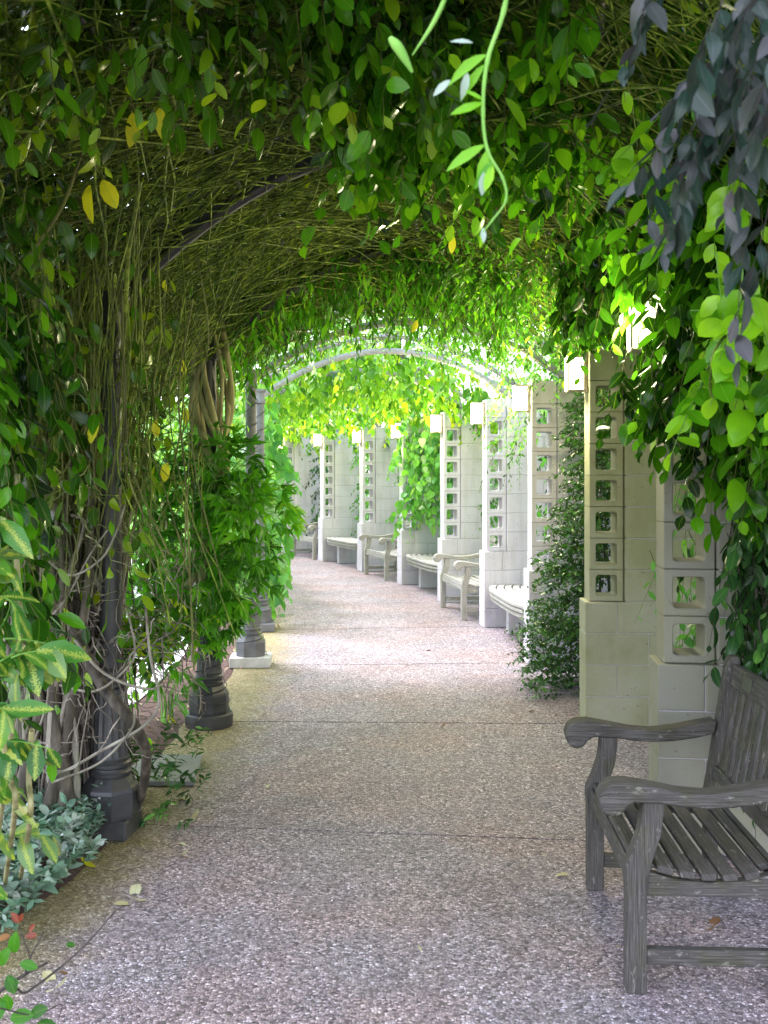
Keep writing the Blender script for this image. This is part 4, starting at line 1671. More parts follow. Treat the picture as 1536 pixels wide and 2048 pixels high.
# ---- 7. right-hand glossy vine over the first bays
root = vine('glossy_leaf_vine', 'vivid glossy oval-leaved vine massed across the upper right', loc=(1.2, 3.8, 0))
L = Leaves()
Ps, Rs = [], []
n = 520
st = np.stack([rng.uniform(-0.15, 1.9, n), rng.uniform(2.7, 4.6, n), np.zeros(n)], axis=1)
uu = np.clip((st[:, 0] + 1.1) / 2.6, 0, 1)
st[:, 2] = 2.64 + 0.44 * (1 - (2 * uu - 1) ** 2) + rng.uniform(-0.16, 0.25, n) + 0.10 * np.exp(-((st[:, 0] - 0.85) / 0.2) ** 2)
a, b = shoots(L, st, (-0.1, -0.3, -0.55), 0.30, 0.4, 7, 0.095, 0.5, hang=0.45)
Ps.append(a); Rs.append(b)
n = 210                                   # down the right side over pillars 0 and 1
st = np.stack([rng.uniform(1.08, 1.75, n), rng.uniform(3.3, 4.6, n), rng.uniform(2.15, 2.95, n)], axis=1)
a, b = shoots(L, st, (-0.2, -0.2, -0.8), 0.34, 0.3, 8, 0.10, 0.35, hang=0.6)
Ps.append(a); Rs.append(b)
n = 30
st = np.stack([rng.uniform(1.0, 1.26, n), rng.uniform(3.8, 4.2, n), rng.uniform(1.9, 2.25, n)], axis=1)
a, b = shoots(L, st, (0.05, 0, -1), 0.34, 0.1, 8, 0.085, 0.15, hang=0.6)
Ps.append(a); Rs.append(b)
n = 330
st = np.stack([rng.uniform(1.05, 1.8, n), rng.uniform(3.1, 4.15, n), rng.uniform(1.75, 3.0, n)], axis=1)
st[:, 0] = np.maximum(st[:, 0], 1.12 + 0.25 * (2.6 - st[:, 2]))
a, b = shoots(L, st, (-0.1, -0.3, -0.8), 0.34, 0.3, 8, 0.10, 0.3, hang=0.6)
Ps.append(a); Rs.append(b)
n = 240
st = np.stack([rng.uniform(0.95, 1.8, n), rng.uniform(4.3, 5.8, n), rng.uniform(2.55, 3.05, n)], axis=1)
a, b = shoots(L, st, (-0.1, -0.3, -0.8), 0.26, 0.3, 7, 0.095, 0.22, hang=0.6)
Ps.append(a); Rs.append(b)
L.build(root, 'oval', M['glossy'], 295, width=1.3)
stems_obj(Ps, Rs, M['stem'], root)

root = vine('small_leaf_canopy_vine', 'small-leaved vine lit yellow-green above the white pillars', loc=(1.1, 7.5, 0))
L = Leaves()
Ps, Rs = [], []
n = 1500
st = np.stack([rng.uniform(0.35, 2.5, n), rng.uniform(5.4, 9.8, n), np.zeros(n)], axis=1)
st[:, 2] = 2.62 + 0.50 * (1 - np.clip((st[:, 0] - 0.1) / 1.5, 0, 1) ** 2) + rng.uniform(-0.15, 0.40, n)
a, b = shoots(L, st, (-0.2, -0.3, -0.4), 0.36, 0.35, 13, 0.052, 0.45, stemr=0.0018)
Ps.append(a); Rs.append(b)
n = 60
n = 34
st = np.stack([rng.uniform(1.0, 1.3, n), rng.uniform(8.5, 9.0, n), rng.uniform(1.9, 2.5, n)], axis=1)
a, b = shoots(L, st, (-0.3, -0.2, -0.5), 0.36, 0.2, 12, 0.045, 0.35, stemr=0.0018)
Ps.append(a); Rs.append(b)
L.build(root, 'ellip', M['fresh'], 120)
stems_obj(Ps, Rs, M['stem'], root)

# ---- 8. bright near sprays at right
root = vine('bright_spray_vine', 'light green rounded leaves in sprays hanging at the right edge above the bench', loc=(0.95, 2.7, 0))
L = Leaves()
Ps, Rs = [], []
for (px, py, Y, dx, n_) in ((1440, 520, 2.75, -0.1, 8), (1500, 560, 2.6, -0.2, 8), (1400, 640, 2.8, 0.1, 6), (1500, 660, 2.7, -0.3, 9), (1460, 700, 2.8, -0.4, 8), (1540, 620, 2.6, -0.3, 8),
                            (1530, 740, 2.7, -0.5, 8), (1380, 300, 3.0, -0.2, 7), (1430, 380, 2.9, -0.2, 7), (1330, 230, 3.0, -0.3, 6), (1340, 330, 3.1, -0.2, 6)):
    st = np.array([tuple(at(px, py, Y))]) + rng.normal(0, 0.03, (2, 3))
    a, b = shoots(L, st, (dx, -0.15, -0.5), 0.24, 0.3, n_, 0.088, 0.78, stemr=0.003, jitter=0.25, hang=0.25, up=(0.0, -0.8, 0.6))
    Ps.append(a); Rs.append(b)
L.build(root, 'oval', M['glossy'], 200, width=1.35)
for ctrl in ([at(1475, 645, 2.65), at(1430, 700, 2.65), at(1420, 770, 2.7), at(1425, 800, 2.72)],
             [at(1370, 380, 3.0), at(1352, 430, 2.95), at(1310, 452, 2.9), at(1290, 458, 2.9)],
             [at(1385, 400, 2.9), at(1372, 440, 2.85), at(1360, 480, 2.85)]):
    P = spline([tuple(c) for c in ctrl], 16)
    tube_obj('stem', P, np.full(len(P), 0.004), M['canopystem'], root, 6)
stems_obj(Ps, Rs, M['greenstem'], root)

# ---- 9. plum-grey hanging vine, close to the camera
root = vine('plum_leaf_vine', 'dull plum-grey leaved vine hanging close at the upper right corner', loc=(0.65, 1.75, 0))
L = Leaves()
Ps, Rs = [], []
n = 46
st = np.stack([rng.uniform(0.42, 0.64, n), rng.uniform(1.25, 1.6, n), np.zeros(n)], axis=1)
st[:, 2] = rng.uniform(1.98, 2.36, n)
low = st[:, 0] < 0.50
st[low, 2] += 0.12
a, b = shoots(L, st, (-0.25, -0.1, -0.8), 0.17, 0.2, 7, 0.058, 0.36, hang=0.8, stemr=0.0013)
Ps.append(a); Rs.append(b)
L.build(root, 'ellip', M['purple'], 280, width=1.15)
stems_obj(Ps, Rs, M['twig'], root)

# ---- 10. dark mass at right behind pillar 0 and the bench
root = vine('dark_wall_climber', 'dark blue-green climber filling the right edge behind the foreground bench', loc=(1.9, 4.3, 0))
L = Leaves()
Ps, Rs = [], []
n = 330
st = rand_in(n, (1.36, 3.72, 0.75), (1.95, 4.16, 2.35))
st[:, 0] = np.maximum(st[:, 0], 1.36 + 0.12 * (1.6 - st[:, 2]))
a, b = shoots(L, st, (-0.05, -0.3, -0.9), 0.30, 0.2, 8, 0.082, 0.4, hang=0.8)
Ps.append(a); Rs.append(b)
n = 300
st = rand_in(n, (1.42, 3.75, 0.55), (2.5, 5.0, 2.4))
st[:, 0] = np.where(st[:, 1] > 4.2, np.maximum(st[:, 0], 1.5), st[:, 0])
a, b = shoots(L, st, (-0.15, -0.5, -0.7), 0.30, 0.3, 8, 0.082, 0.4, hang=0.7)
Ps.append(a); Rs.append(b)
L.build(root, 'oval', M['dark'], 220)
stems_obj(Ps, Rs, M['twig'], root)
root = vine('rear_gap_vine', 'green climber seen through the square openings of the two nearest pillars', loc=(2.2, 5.6, 0))
L = Leaves()
n = 420
st = rand_in(n, (1.75, 4.8, 0.2), (2.6, 7.4, 2.9))
a, b = shoots(L, st, (-0.2, -0.4, -0.5), 0.35, 0.3, 7, 0.08, 0.45)
L.build(root, 'oval', M['broad'], 40)
stems_obj([a], [b], M['stem'], root)

# ---- 11. shrub between pillars 1 and 2
root = vine('small_leaved_shrub', 'glossy small-leaved shrub growing between the olive-tinted pillar and the next one', 'shrub', loc=(1.45, 7.6, 0))
L = Leaves()
Ps, Rs = [], []
for zc, n, xl, xh in ((0.25, 300, 1.12, 1.75), (0.65, 280, 1.24, 1.75), (1.1, 240, 1.37, 1.8), (1.6, 220, 1.46, 1.9), (2.1, 200, 1.48, 1.9)):
    st = rand_in(n, (xl, 7.15, zc - 0.28), (xh, 8.0, zc + 0.28))
    a, b = shoots(L, st, (-0.5, -0.4, 0.1), 0.22, 0.3, 10, 0.046, 0.45, stemr=0.0016, hang=0.15)
    Ps.append(a); Rs.append(b)
L.build(root, 'oval', M['dark'], 200)
stems_obj(Ps, Rs, M['stem'], root)
for i in range(7):
    x, y = rng.uniform(1.5, 1.75), rng.uniform(7.3, 7.8)
    P = spline([(x, y, 0), (x + rng.normal(0, .03), y, 0.7), (x + rng.normal(0, .04), y + .05, 1.4), (x + rng.normal(0, .05), y, 2.4)], 20)
    tube_obj('trunk', P, np.linspace(0.014, 0.005, len(P)), M['trunk'], root, 6)

# ---- 12. hedges behind the alcoves (foliage seen between the fins)
HL = ['green climber behind the large curved slat seat', 'green climber behind the nearer alcove armchair bench', 'green climber behind the middle curved seat',
      'green climber behind the middle alcove bench', 'green climber behind the farthest curved seat', 'dark climber behind the farthest alcove bench', 'dark climber beyond the farthest pillar']
for i, k in enumerate((2, 3, 4, 5, 6, 7, 8)):
    tc = TH[k] + 0.037
    c = pol(R0 + 0.95, tc)
    root = vine('alcove_vine', HL[i], 'vine', loc=c, group='climbers behind the seats')
    L = Leaves()
    n = 330
    r_ = rng.uniform(28.55, 29.4, n)
    t_ = tc + rng.uniform(-0.04, 0.04, n)
    st = np.stack([CX + r_ * np.cos(t_), CY + r_ * np.sin(t_), rng.uniform(0.1, 2.7, n)], axis=1)
    a, b = shoots(L, st, (-0.5, -0.4, -0.5), 0.3, 0.3, 7, 0.085, 0.4)
    L.build(root, 'oval', M['dark'] if k in (2, 7, 8) else M['broad'], 0, rich=False)
    stems_obj([a], [b], M['stem'], root)

for k in range(9):
    root = vine('opening_vine', 'leaves seen through the square openings of the ' + ['nearest shaded', 'olive-tinted', 'shrub-wrapped', 'large-curved-seat', 'fifth', 'leaf-draped', 'seventh', 'eighth', 'farthest'][k] + ' pillar',
                'vine', loc=pol(R0 + 0.3, TH[k] + 0.012), group='climbers just behind the pillars')
    L = Leaves()
    n = 34
    r_ = rng.uniform(28.08, 28.6, n)
    t_ = TH[k] + rng.uniform(0.008, 0.020, n)
    st = np.stack([CX + r_ * np.cos(t_), CY + r_ * np.sin(t_), rng.uniform(1.0, 2.45, n)], axis=1)
    a, b = shoots(L, st, (0.3, 0.1, -0.8), 0.28, 0.2, 7, 0.075, 0.5, hang=0.8)
    L.build(root, 'oval', M['dark'] if k % 2 else M['broad'], 0, rich=False)
    stems_obj([a], [b], M['stem'], root)

# ---- 13. large-leaved vine hanging in front of pillar 5 / beside pillar 4
root = vine('heart_leaf_vine', 'heart-leaved vine hanging beside the fifth white pillar, over the middle curved seat', loc=pol(28.3, TH[4] + 0.05))
L = Leaves()
Ps, Rs = [], []
n = 130
r_ = rng.uniform(27.95, 28.75, n)
t_ = rng.uniform(TH[4] + 0.022, TH[5] + 0.004, n)
st = np.stack([CX + r_ * np.cos(t_), CY + r_ * np.sin(t_), rng.uniform(1.3, 2.7, n)], axis=1)
a, b = shoots(L, st, (-0.1, -0.2, -0.9), 0.55, 0.1, 8, 0.125, 0.5, hang=0.9)
Ps.append(a); Rs.append(b)
L.build(root, 'heart', M['broad'], 140)
stems_obj(Ps, Rs, M['stem'], root)

# ---- 14. far yellow-green tunnel
root = vine('yellow_tunnel_vine', 'yellow-green leaf tunnel over the far half of the walk', loc=pol(26.8, 0.35))
L = Leaves()
Ps, Rs = [], []
n = 2900
th_ = rng.uniform(0.16, 0.60, n)
uu = rng.uniform(-0.12, 1.12, n)
st = vault(uu, th_, rng.uniform(-0.22, 0.35, n))
et = np.stack([np.sin(th_), -np.cos(th_), -0.9 + 0 * th_], axis=1)
a, b = shoots(L, st, et, 0.30, 0.3, 6, 0.115, 0.5, hang=0.8)
Ps.append(a); Rs.append(b)
L.build(root, 'heart', M['lamplit'], 290, width=0.85)
stems_obj(Ps, Rs, M['canopystem'], root)
root = vine('far_curtain_vine', 'curtain of yellow-green leaves closing the far end of the walk', loc=pol(26.5, 0.62))
L = Leaves()
n = 900
th_ = rng.uniform(0.54, 0.70, n)
r_ = rng.uniform(25.3, 28.6, n)
st = np.stack([CX + r_ * np.cos(th_), CY + r_ * np.sin(th_), rng.uniform(0.1, 3.1, n)], axis=1)
a, b = shoots(L, st, (0.3, -0.5, -0.7), 0.4, 0.3, 6, 0.13, 0.4, hang=0.8)
L.build(root, 'heart', M['broad'], 0, rich=False)
stems_obj([a], [b], M['stem'], root)

root = vine('arch_top_vine', 'pale bright leaves growing loosely on top of the light grey arches', loc=pol(26.8, 0.12))
L = Leaves()
n = 520
th_ = rng.uniform(0.03, 0.20, n)
st = vault(rng.uniform(-0.2, 1.2, n), th_, rng.uniform(0.12, 0.6, n))
a, b = shoots(L, st, (0.2, -0.4, -0.1), 0.40, 0.3, 9, 0.085, 0.55, hang=0.3)
L.build(root, 'oval', M['garden'], 60)
stems_obj([a], [b], M['stem'], root)

# ---- 15. left large-leaved vine over columns 3..5
root = vine('grape_leaf_vine', 'large round-leaved vine draping the garden side from the third column onward', loc=pol(25.5, TH[4]))
L = Leaves()
Ps, Rs = [], []
n = 600
th_ = rng.uniform(TH[3] + 0.01, TH[7], n)
r_ = 25.40 + rng.uniform(-0.35, 0.50, n)
st = np.stack([CX + r_ * np.cos(th_), CY + r_ * np.sin(th_), rng.uniform(0.35, 2.6, n)], axis=1)
a, b = shoots(L, st, (0.25, -0.4, -0.7), 0.42, 0.3, 7, 0.15, 0.5, hang=0.8)
Ps.append(a); Rs.append(b)
L.build(root, 'heart', M['broad'], 280)
stems_obj(Ps, Rs, M['stem'], root)
root = vine('third_column_vine', 'light green fingered leaves beside the cable-wound pale column', loc=pol(25.4, TH[2]))
L = Leaves()
for c, r, m in (((-1.55, 8.5, 1.9), (0.35, 0.4, 0.5), 90), ((-1.5, 8.4, 1.2), (0.3, 0.4, 0.4), 70), ((-1.7, 8.4, 2.6), (0.4, 0.5, 0.25), 60), ((-1.25, 8.1, 0.75), (0.14, 0.3, 0.25), 40)):
    pp, v = in_ellipsoid(m, c, r, 0.2)
    palmate(L, pp, v + np.array([0.3, -0.4, 0]), 0.12, 0.6, 5)
L.build(root, 'lance', M['garden'], 80, width=1.2)

# ---- 16. foreground left variegated shrub
root = vine('variegated_shrub', 'variegated yellow-and-green leaved shrub at the left foreground edge', 'shrub', loc=(-1.15, 2.75, 0))
L = Leaves()
Ps, Rs = [], []
for (px, py, Y) in ((20, 1180, 2.6), (90, 1300, 2.7), (40, 1330, 2.6), (10, 1420, 2.5), (70, 1430, 2.65), (30, 1250, 2.6), (0, 1080, 2.6), (60, 1360, 2.7), (5, 1560, 2.6), (30, 1480, 2.7), (-30, 1350, 2.5), (-20, 1650, 2.7), (40, 1700, 2.9), (20, 1780, 2.9)):
    st = np.array([tuple(at(px - 75, py - 30, Y))]) + rng.normal(0, 0.035, (1, 3))
    a, b = shoots(L, st, (0.5, -0.1, 0.25), 0.15, 0.5, 7, 0.115, 0.45, stemr=0.004, hang=0.5, jitter=0.5, up=(0, -0.6, 0.8))
    Ps.append(a); Rs.append(b)
L.build(root, 'ellip', M['variegated'], 200, width=1.25)
stems_obj(Ps, Rs, M['greenstem'], root)
for ctrl in ([gnd(55, 1760) + Vector((0, -.1, 0)), at(60, 1640, 2.75), at(58, 1560, 2.75), at(64, 1460, 2.7)], [gnd(5, 1800), at(30, 1620, 2.7), at(20, 1560, 2.7), at(0, 1450, 2.6)],
             [gnd(-20, 1800), at(35, 1350, 2.8), at(33, 1100, 2.8), at(35, 950, 2.9)]):
    P = spline([tuple(c) for c in ctrl], 18)
    tube_obj('stem', P, np.full(len(P), 0.008), M['paletrunk'], root, 7)

# ---- 17. silver groundcover
root = vine('silver_groundcover', 'low silvery-green leafy plant spreading round the foot of the front left column', 'plant', loc=(-1.45, 4.0, 0))
L = Leaves()
n = 420
yy = rng.uniform(3.4, 4.55, n)
r_ = rng.uniform(25.2, 25.74, n)
xx = CX + np.sqrt(r_ ** 2 - (yy - CY) ** 2)
xx = np.where((yy > 4.15) & (xx > -1.24), -1.24 - rng.uniform(0, .2, n), xx)
hgt = rng.uniform(0.04, 0.26, n) * np.clip((25.85 - r_) / 0.3, 0.3, 1)
st = np.stack([xx, yy, hgt * 0.4 + 0.03], axis=1)
a, b = shoots(L, st, (0.1, -0.1, 0.8), 0.13, 0.3, 10, 0.055, 0.5, hang=-0.1, stemr=0.0018, side=1.0, jitter=0.4)
L.build(root, 'oval', M['silver'], 280)
stems_obj([a], [b], M['stem'], root)

root = vine('path_edge_bush', 'small green bush beside the front column at the path edge', 'shrub', loc=(-1.12, 4.75, 0))
L = Leaves()
n = 75
st = np.array([-1.16, 4.78, 0.0]) + rng.uniform(-1, 1, (n, 3)) * [0.24, 0.3, 0] + np.stack([0 * st[:n, 0], 0 * st[:n, 0], rng.uniform(0.0, 0.32, n)], axis=1)
a, b = shoots(L, st, (0.25, -0.2, 0.5), 0.16, 0.3, 10, 0.048, 0.4, hang=0.1, stemr=0.0016)
L.build(root, 'ellip', M['dark'], 150)
stems_obj([a], [b], M['stem'], root)
Ld = Leaves()

# grass tufts by the second column
root = vine('blade_plant', 'tuft of thin upright blades beside the second iron column', 'plant', loc=gnd(340, 1440))
g0 = gnd(335, 1450)
for i in range(26):
    a = rng.uniform(0, 2 * PI)
    l_ = rng.uniform(0.15, 0.42)
    lean = rng.uniform(0.05, 0.4)
    P = spline([(g0.x + .04 * math.cos(a), g0.y + .04 * math.sin(a), 0), (g0.x + lean * .4 * l_ * math.cos(a), g0.y + lean * .4 * l_ * math.sin(a), l_ * .6), (g0.x + lean * 1.2 * l_ * math.cos(a), g0.y + lean * l_ * math.sin(a), l_)], 8)
    tube_obj('blade', P, np.linspace(0.005, 0.0012, len(P)), M['greenstem'], root, 3)

# ---- 18. bottom-left twig
root = vine('bare_twig_plant', 'dark twiggy branch with a few small leaves in the bottom left corner', 'plant', loc=tuple(gnd(-60, 2060)))
tw = [([at(-40, 2010, 2.35), at(40, 1955, 2.4), at(95, 1925, 2.42)], 0.0055), ([at(35, 1978, 2.4), at(60, 1980, 2.42), at(160, 1900, 2.5), at(232, 1820, 2.55)], 0.0035),
      ([at(50, 1950, 2.4), at(58, 1920, 2.42), at(88, 1863, 2.45)], 0.003), ([at(60, 1912, 2.43), at(48, 1880, 2.43), at(38, 1845, 2.44)], 0.002),
      ([at(0, 2016, 2.35), at(70, 2030, 2.38), at(122, 2008, 2.4), at(116, 2040, 2.42)], 0.002), ([at(-40, 2060, 2.3), at(-60, 2120, 2.3), at(-70, 2300, 2.3)], 0.006)]
for ctrl, r_ in tw:
    P = spline([tuple(c) for c in ctrl], 18)
    tube_obj('twig', P, np.linspace(r_, r_ * 0.55, len(P)), M['twig'], root, 6)
L = Leaves()
for (px, py, s_, dx, dz_) in ((0, 1930, .05, .2, .5), (28, 1905, .05, .1, .8), (40, 1925, .045, 1, -.1), (15, 1950, .045, .4, -.6), (-5, 1970, .045, -.3, -.8), (0, 1995, .05, .1, -.3), (20, 2035, .06, 1, .3), (60, 2030, .055, .9, .5),
                              (75, 2045, .05, 1, 0), (35, 2050, .055, .2, -.5), (20, 2020, .04, -.2, 1), (150, 1890, .022, -.5, .2), (38, 1968, .03, -.6, .5)):
    L.add(np.array(tuple(at(px, py, 2.38))), (dx, -0.3, dz_), (0.1, -0.9, 0.7), s_, 0.35 + rng.uniform(-.1, .1))
L.build(root, 'oval', M['fresh'], 40, width=1.2)
L = Leaves()
for (px, py, s_, dx, dz_) in ((38, 1845, .03, -.3, .6), (58, 1862, .03, .5, .5), (20, 1870, .03, -1, -.3), (50, 1872, .035, 1, .1), (40, 1842, .025, .4, .8)):
    L.add(np.array(tuple(at(px, py, 2.42))), (dx, -0.2, dz_), (0.1, -0.8, 0.7), s_, rng.uniform(0, 0.7))
L.build(root, 'oval', M['redleaf'], 10)

# ---- 19. hanging tendril close to the lens
root = vine('hanging_tendril', 'pale green tendril dangling close to the camera at top centre', 'vine', loc=tuple(at(1000, 0, 1.35)))
Yt = 1.35
ctrl = [at(1030, -120, Yt), at(1008, 20, Yt), at(975, 120, Yt), at(966, 220, Yt), at(975, 300, Yt), at(1005, 355, Yt), at(1012, 400, Yt), at(985, 440, Yt), at(965, 465, Yt)]
P = spline([tuple(c) for c in ctrl], 60)
tube_obj('stem', P, np.linspace(0.0034, 0.0010, len(P)) * (1 + 0.25 * (np.arange(len(P)) % 7 == 0)), M['greenstem'], root, 8)
L = Leaves()
for (px, py, s_, dx, dz_, tn) in ((972, 110, .06, -1, -.55, .9), (968, 130, .05, -.8, -.9, .8), (965, 205, .05, -.6, -.3, .8), (968, 290, .06, -.9, -.5, .75), (975, 300, .05, -.25, -1, .9), (985, 330, .04, -.3, -1, 1.0), (965, 455, .025, 0, -1, 1), (968, 200, .03, -.6, .2, .9), (985, 320, .045, -.6, -.9, .6)):
    L.add(np.array(tuple(at(px, py, Yt))), (dx, -0.1, dz_), (0.2, -0.8, 0.5), s_, tn)
L.build(root, 'ellip', M['fresh'], 20, width=0.8)
L = Leaves()
for (px, py, s_, dx, dz_) in ((935, 145, .035, -.2, -1), (968, 345, .032, -.1, -1), (966, 455, .022, 0, -1), (900, 160, .03, -1, -.8), (945, 85, .03, -1, .2)):
    L.add(np.array(tuple(at(px, py, Yt))), (dx, -0.1, dz_), (0.2, -0.8, 0.5), s_, 0.9)
L.build(root, 'ellip', M['silver'], 20)
root = vine('hanging_grass', 'two narrow blurred blades hanging near the lens left of the tendril', 'vine', loc=tuple(at(880, 0, 1.35)))
for ctrl, r_ in (([at(905, -40, 1.4), at(870, 40, 1.4), at(825, 110, 1.4)], 0.0035), ([at(780, 75, 1.45), at(800, 100, 1.45), at(825, 145, 1.45)], 0.008)):
    P = spline([tuple(c) for c in ctrl], 12)
    tube_obj('blade', P, r_ * np.sin(np.linspace(0.5, PI - 0.2, len(P))), M['greenstem'], root, 6)

# ---- 20. yellow leaves dotted through the left stems
root = vine('yellowing_vine', 'thin vine with scattered bright yellow leaves in front of the left stems', loc=(-1.2, 4.1, 0))
L = Leaves()
YLS = ((196, 835, 4.0, .11), (372, 815, 4.6, .08), (365, 720, 4.6, .07), (310, 840, 4.5, .08), (180, 370, 3.5, .12), (205, 360, 3.5, .11), (265, 225, 3.2, .10), (320, 215, 3.2, .09), (265, 120, 3.2, .06),
       (905, 470, 5.0, .09), (833, 640, 5.6, .07), (335, 925, 4.5, .09), (330, 560, 4.3, .05), (150, 200, 3.2, .05))
for (px, py, Y, s_) in YLS:
    L.add(np.array(tuple(at(px, py, Y))), (rng.normal(0, .25), 0, -1), (rng.normal(0, .3), -1, 0.2), s_, rng.uniform(0, .6))
L.build(root, 'oval', M['yellowleaf'], 30)
for i in range(26):
    x = rng.uniform(60, 400)
    Y = rng.uniform(3.9, 4.6)
    z1 = rng.uniform(380, 600)
    P = spline([tuple(at(x, z1, Y)), tuple(at(x + rng.normal(0, 20), z1 + 180, Y)), tuple(at(x + rng.normal(0, 30), z1 + 380, Y)), tuple(at(x + rng.normal(0, 60), z1 + rng.uniform(500, 760), Y))], 20)
    tube_obj('stem', P, np.full(len(P), rng.uniform(0.0018, 0.0042)), M['canopystem'] if i % 2 else M['stem'], root, 5)

# ---- 21. garden beyond: shrubs, trees
GL = ['pale bright garden shrub beyond the left columns, nearest', 'light green garden shrub behind the tangled stems', 'garden shrub between the first two columns far back',
      'bright shrub past the second column', 'tall garden shrub beyond the pale column', 'garden shrub far behind the round-leaved vine']
for i, (x, y, w, h) in enumerate(((-3.6, 7.0, 1.1, 0.9), (-4.4, 9.5, 1.4, 1.3), (-2.9, 8.6, 0.6, 0.8), (-3.6, 11.0, 1.2, 1.5), (-3.4, 13.5, 1.2, 2.3), (-5.0, 16.0, 2.0, 2.6))):
    root = vine('garden_shrub', GL[i], 'shrub', loc=(x, y, 0), group='shrubs of the garden on the left')
    L = Leaves()
    n = 1500
    pp, v = in_ellipsoid(n, (x, y, h * 0.5), (w, w, h * 0.52), 0.3)
    pp[:, 2] = np.maximum(pp[:, 2], 0.03)
    L.add(pp, v + rng.normal(0, 0.6, (n, 3)), rng.normal(0, 0.5, (n, 3)) + [0, 0, 1], rng.uniform(0.07, 0.13, n), rng.normal(0.55, 0.25, n))
    L.build(root, 'ellip', M['garden'], 0, rich=False)
    for j in range(5):
        a = j * 1.3
        P = spline([(x, y, 0), (x + .15 * math.cos(a), y + .15 * math.sin(a), h * .4), (x + .5 * w * math.cos(a), y + .5 * w * math.sin(a), h * .8)], 8)
        tube_obj('branch', P, np.linspace(0.025, 0.008, len(P)), M['trunk'], root, 5)
root = vine('red_flower_plant', 'plant with small red blooms glimpsed between the left columns', 'flower', loc=(-2.3, 8.6, 0))
for (px, py, Y) in ((478, 1130, 8.8), (470, 1140, 8.8), (116, 1095, 7.0), (90, 1160, 7.0), (68, 1080, 7.0), (130, 1130, 7.2)):
    p = at(px, py, Y)
    for a in range(5):
        me = single_mesh('heart', a % 5, 2, M['petal'])
        o = link('petal', me, root)
        o.location = p - Vector(root.location)
        o.scale = (0.05, 0.05, 0.05)
        o.rotation_euler = (rng.uniform(-.5, .5) + 0.8, a * 1.26, a * 1.26)
    P = spline([(p.x, p.y + 0.05, 0), (p.x + 0.03, p.y + 0.03, p.z * .6), tuple(p)], 10)
    tube_obj('stem', P, np.full(len(P), 0.006), M['greenstem'], root, 5)


def tree(x, y, h, w, label, mat, n=2600, size=0.3):
    root = vine('garden_tree', label, 'tree', loc=(x, y, 0), group='trees round the garden')
    P = spline([(x, y, -0.05), (x + .1, y, h * .25), (x - .1, y + .1, h * .5), (x, y, h * .8)], 14)
    tube_obj('trunk', P, np.linspace(0.03 * h, 0.008 * h, len(P)), M['trunk'], root, 9)
    L = Leaves()
    for j in range(9):
        a = rng.uniform(0, 2 * PI)
        zc = h * rng.uniform(0.45, 0.9)
        rr = w * rng.uniform(0.2, 0.7)
        c = (x + rr * math.cos(a), y + rr * math.sin(a), zc)
        Pb = spline([(x, y, zc * .6), ((x + c[0]) / 2, (y + c[1]) / 2, zc * .85), c], 8)
        tube_obj('limb', Pb, np.linspace(0.012 * h, 0.004 * h, len(Pb)), M['trunk'], root, 5)
        m = n // 9
        pp, v = in_ellipsoid(m, c, (w * .5, w * .5, h * .17), 0.2)
        L.add(pp, v + rng.normal(0, 0.7, (m, 3)), rng.normal(0, 0.5, (m, 3)) + [0, 0, 1], rng.uniform(.7, 1.2, m) * size, rng.normal(0.5, 0.25, m))
    L.build(root, 'ellip', mat, 0, name='crown', rich=False)


tree(-6.5, 16, 6.5, 2.6, 'light green tree behind the left garden shrubs', M['garden'])
tree(-4.2, 24, 8.5, 3.2, 'broad tree past the bend of the walk', M['garden'])
tree(-11, 22, 9, 3.4, 'tree at the far left of the garden', M['broad'])
tree(0.5, 29, 9, 3.4, 'tree straight beyond the far end of the walk', M['garden'])
tree(6.5, 18, 7.5, 3.0, 'tree behind the pillar side of the walk', M['broad'])
tree(5.5, 9.5, 6.0, 2.4, 'tree rising behind the nearest pillars', M['broad'])
tree(3.4, 12.5, 5.8, 2.3, 'leafy tree just behind the middle pillars', M['garden'], 3600, 0.2)
tree(-7.5, 9.5, 5.5, 2.2, 'small tree left of the garden shrubs', M['garden'])

# outer clipped hedges closing the garden
for (x0, y0, x1, y1, h, lab) in ((-14, 6, -9, 27, 2.2, 'tall clipped hedge on the far left side of the garden'), (-9, 31, 6, 31, 3.0, 'tall clipped hedge beyond the end of the walk'), (4.6, 2, 4.2, 22, 2.8, 'clipped hedge behind the pillar side')):
    root = vine('clipped_hedge', lab, 'hedge', loc=((x0 + x1) / 2, (y0 + y1) / 2, 0))
    L = Leaves()
    n = 9000
    q = rng.uniform(0, 1, n)
    pp = np.stack([x0 + (x1 - x0) * q + rng.normal(0, 0.3, n), y0 + (y1 - y0) * q + rng.normal(0, 0.3, n), h * rng.uniform(0, 1, n) ** 0.9], axis=1)
    L.add(pp, rng.normal(0, 1, (n, 3)), rng.normal(0, 0.5, (n, 3)) + [0, 0, 1], rng.uniform(0.18, 0.3, n), rng.normal(0.45, 0.25, n))
    L.build(root, 'oval', M['garden'] if x0 < 0 else M['dark'], 0, rich=False)

# white slatted seat far off in the left garden
root = empty('white_garden_seat', 'tiny white slatted seat glimpsed behind the variegated shrub at left', 'bench', at(30, 1590, 4.9 * 1.02) * 1 if False else gnd(40, 1600) + Vector((-0.1, 0.1, 0)))
for i in range(4):
    link('slat', bm_mesh('slat', box_bm(-0.14, 0.14, -0.08 + i * .045, -0.045 + i * .045, 0.20, 0.213, 0.002), M['white']), root)
for sx in (-0.12, 0.10):
    for sy in (-0.07, 0.07):
        link('leg', bm_mesh('leg', box_bm(sx, sx + .02, sy - .01, sy + .01, 0, 0.2, 0.002), M['white']), root)

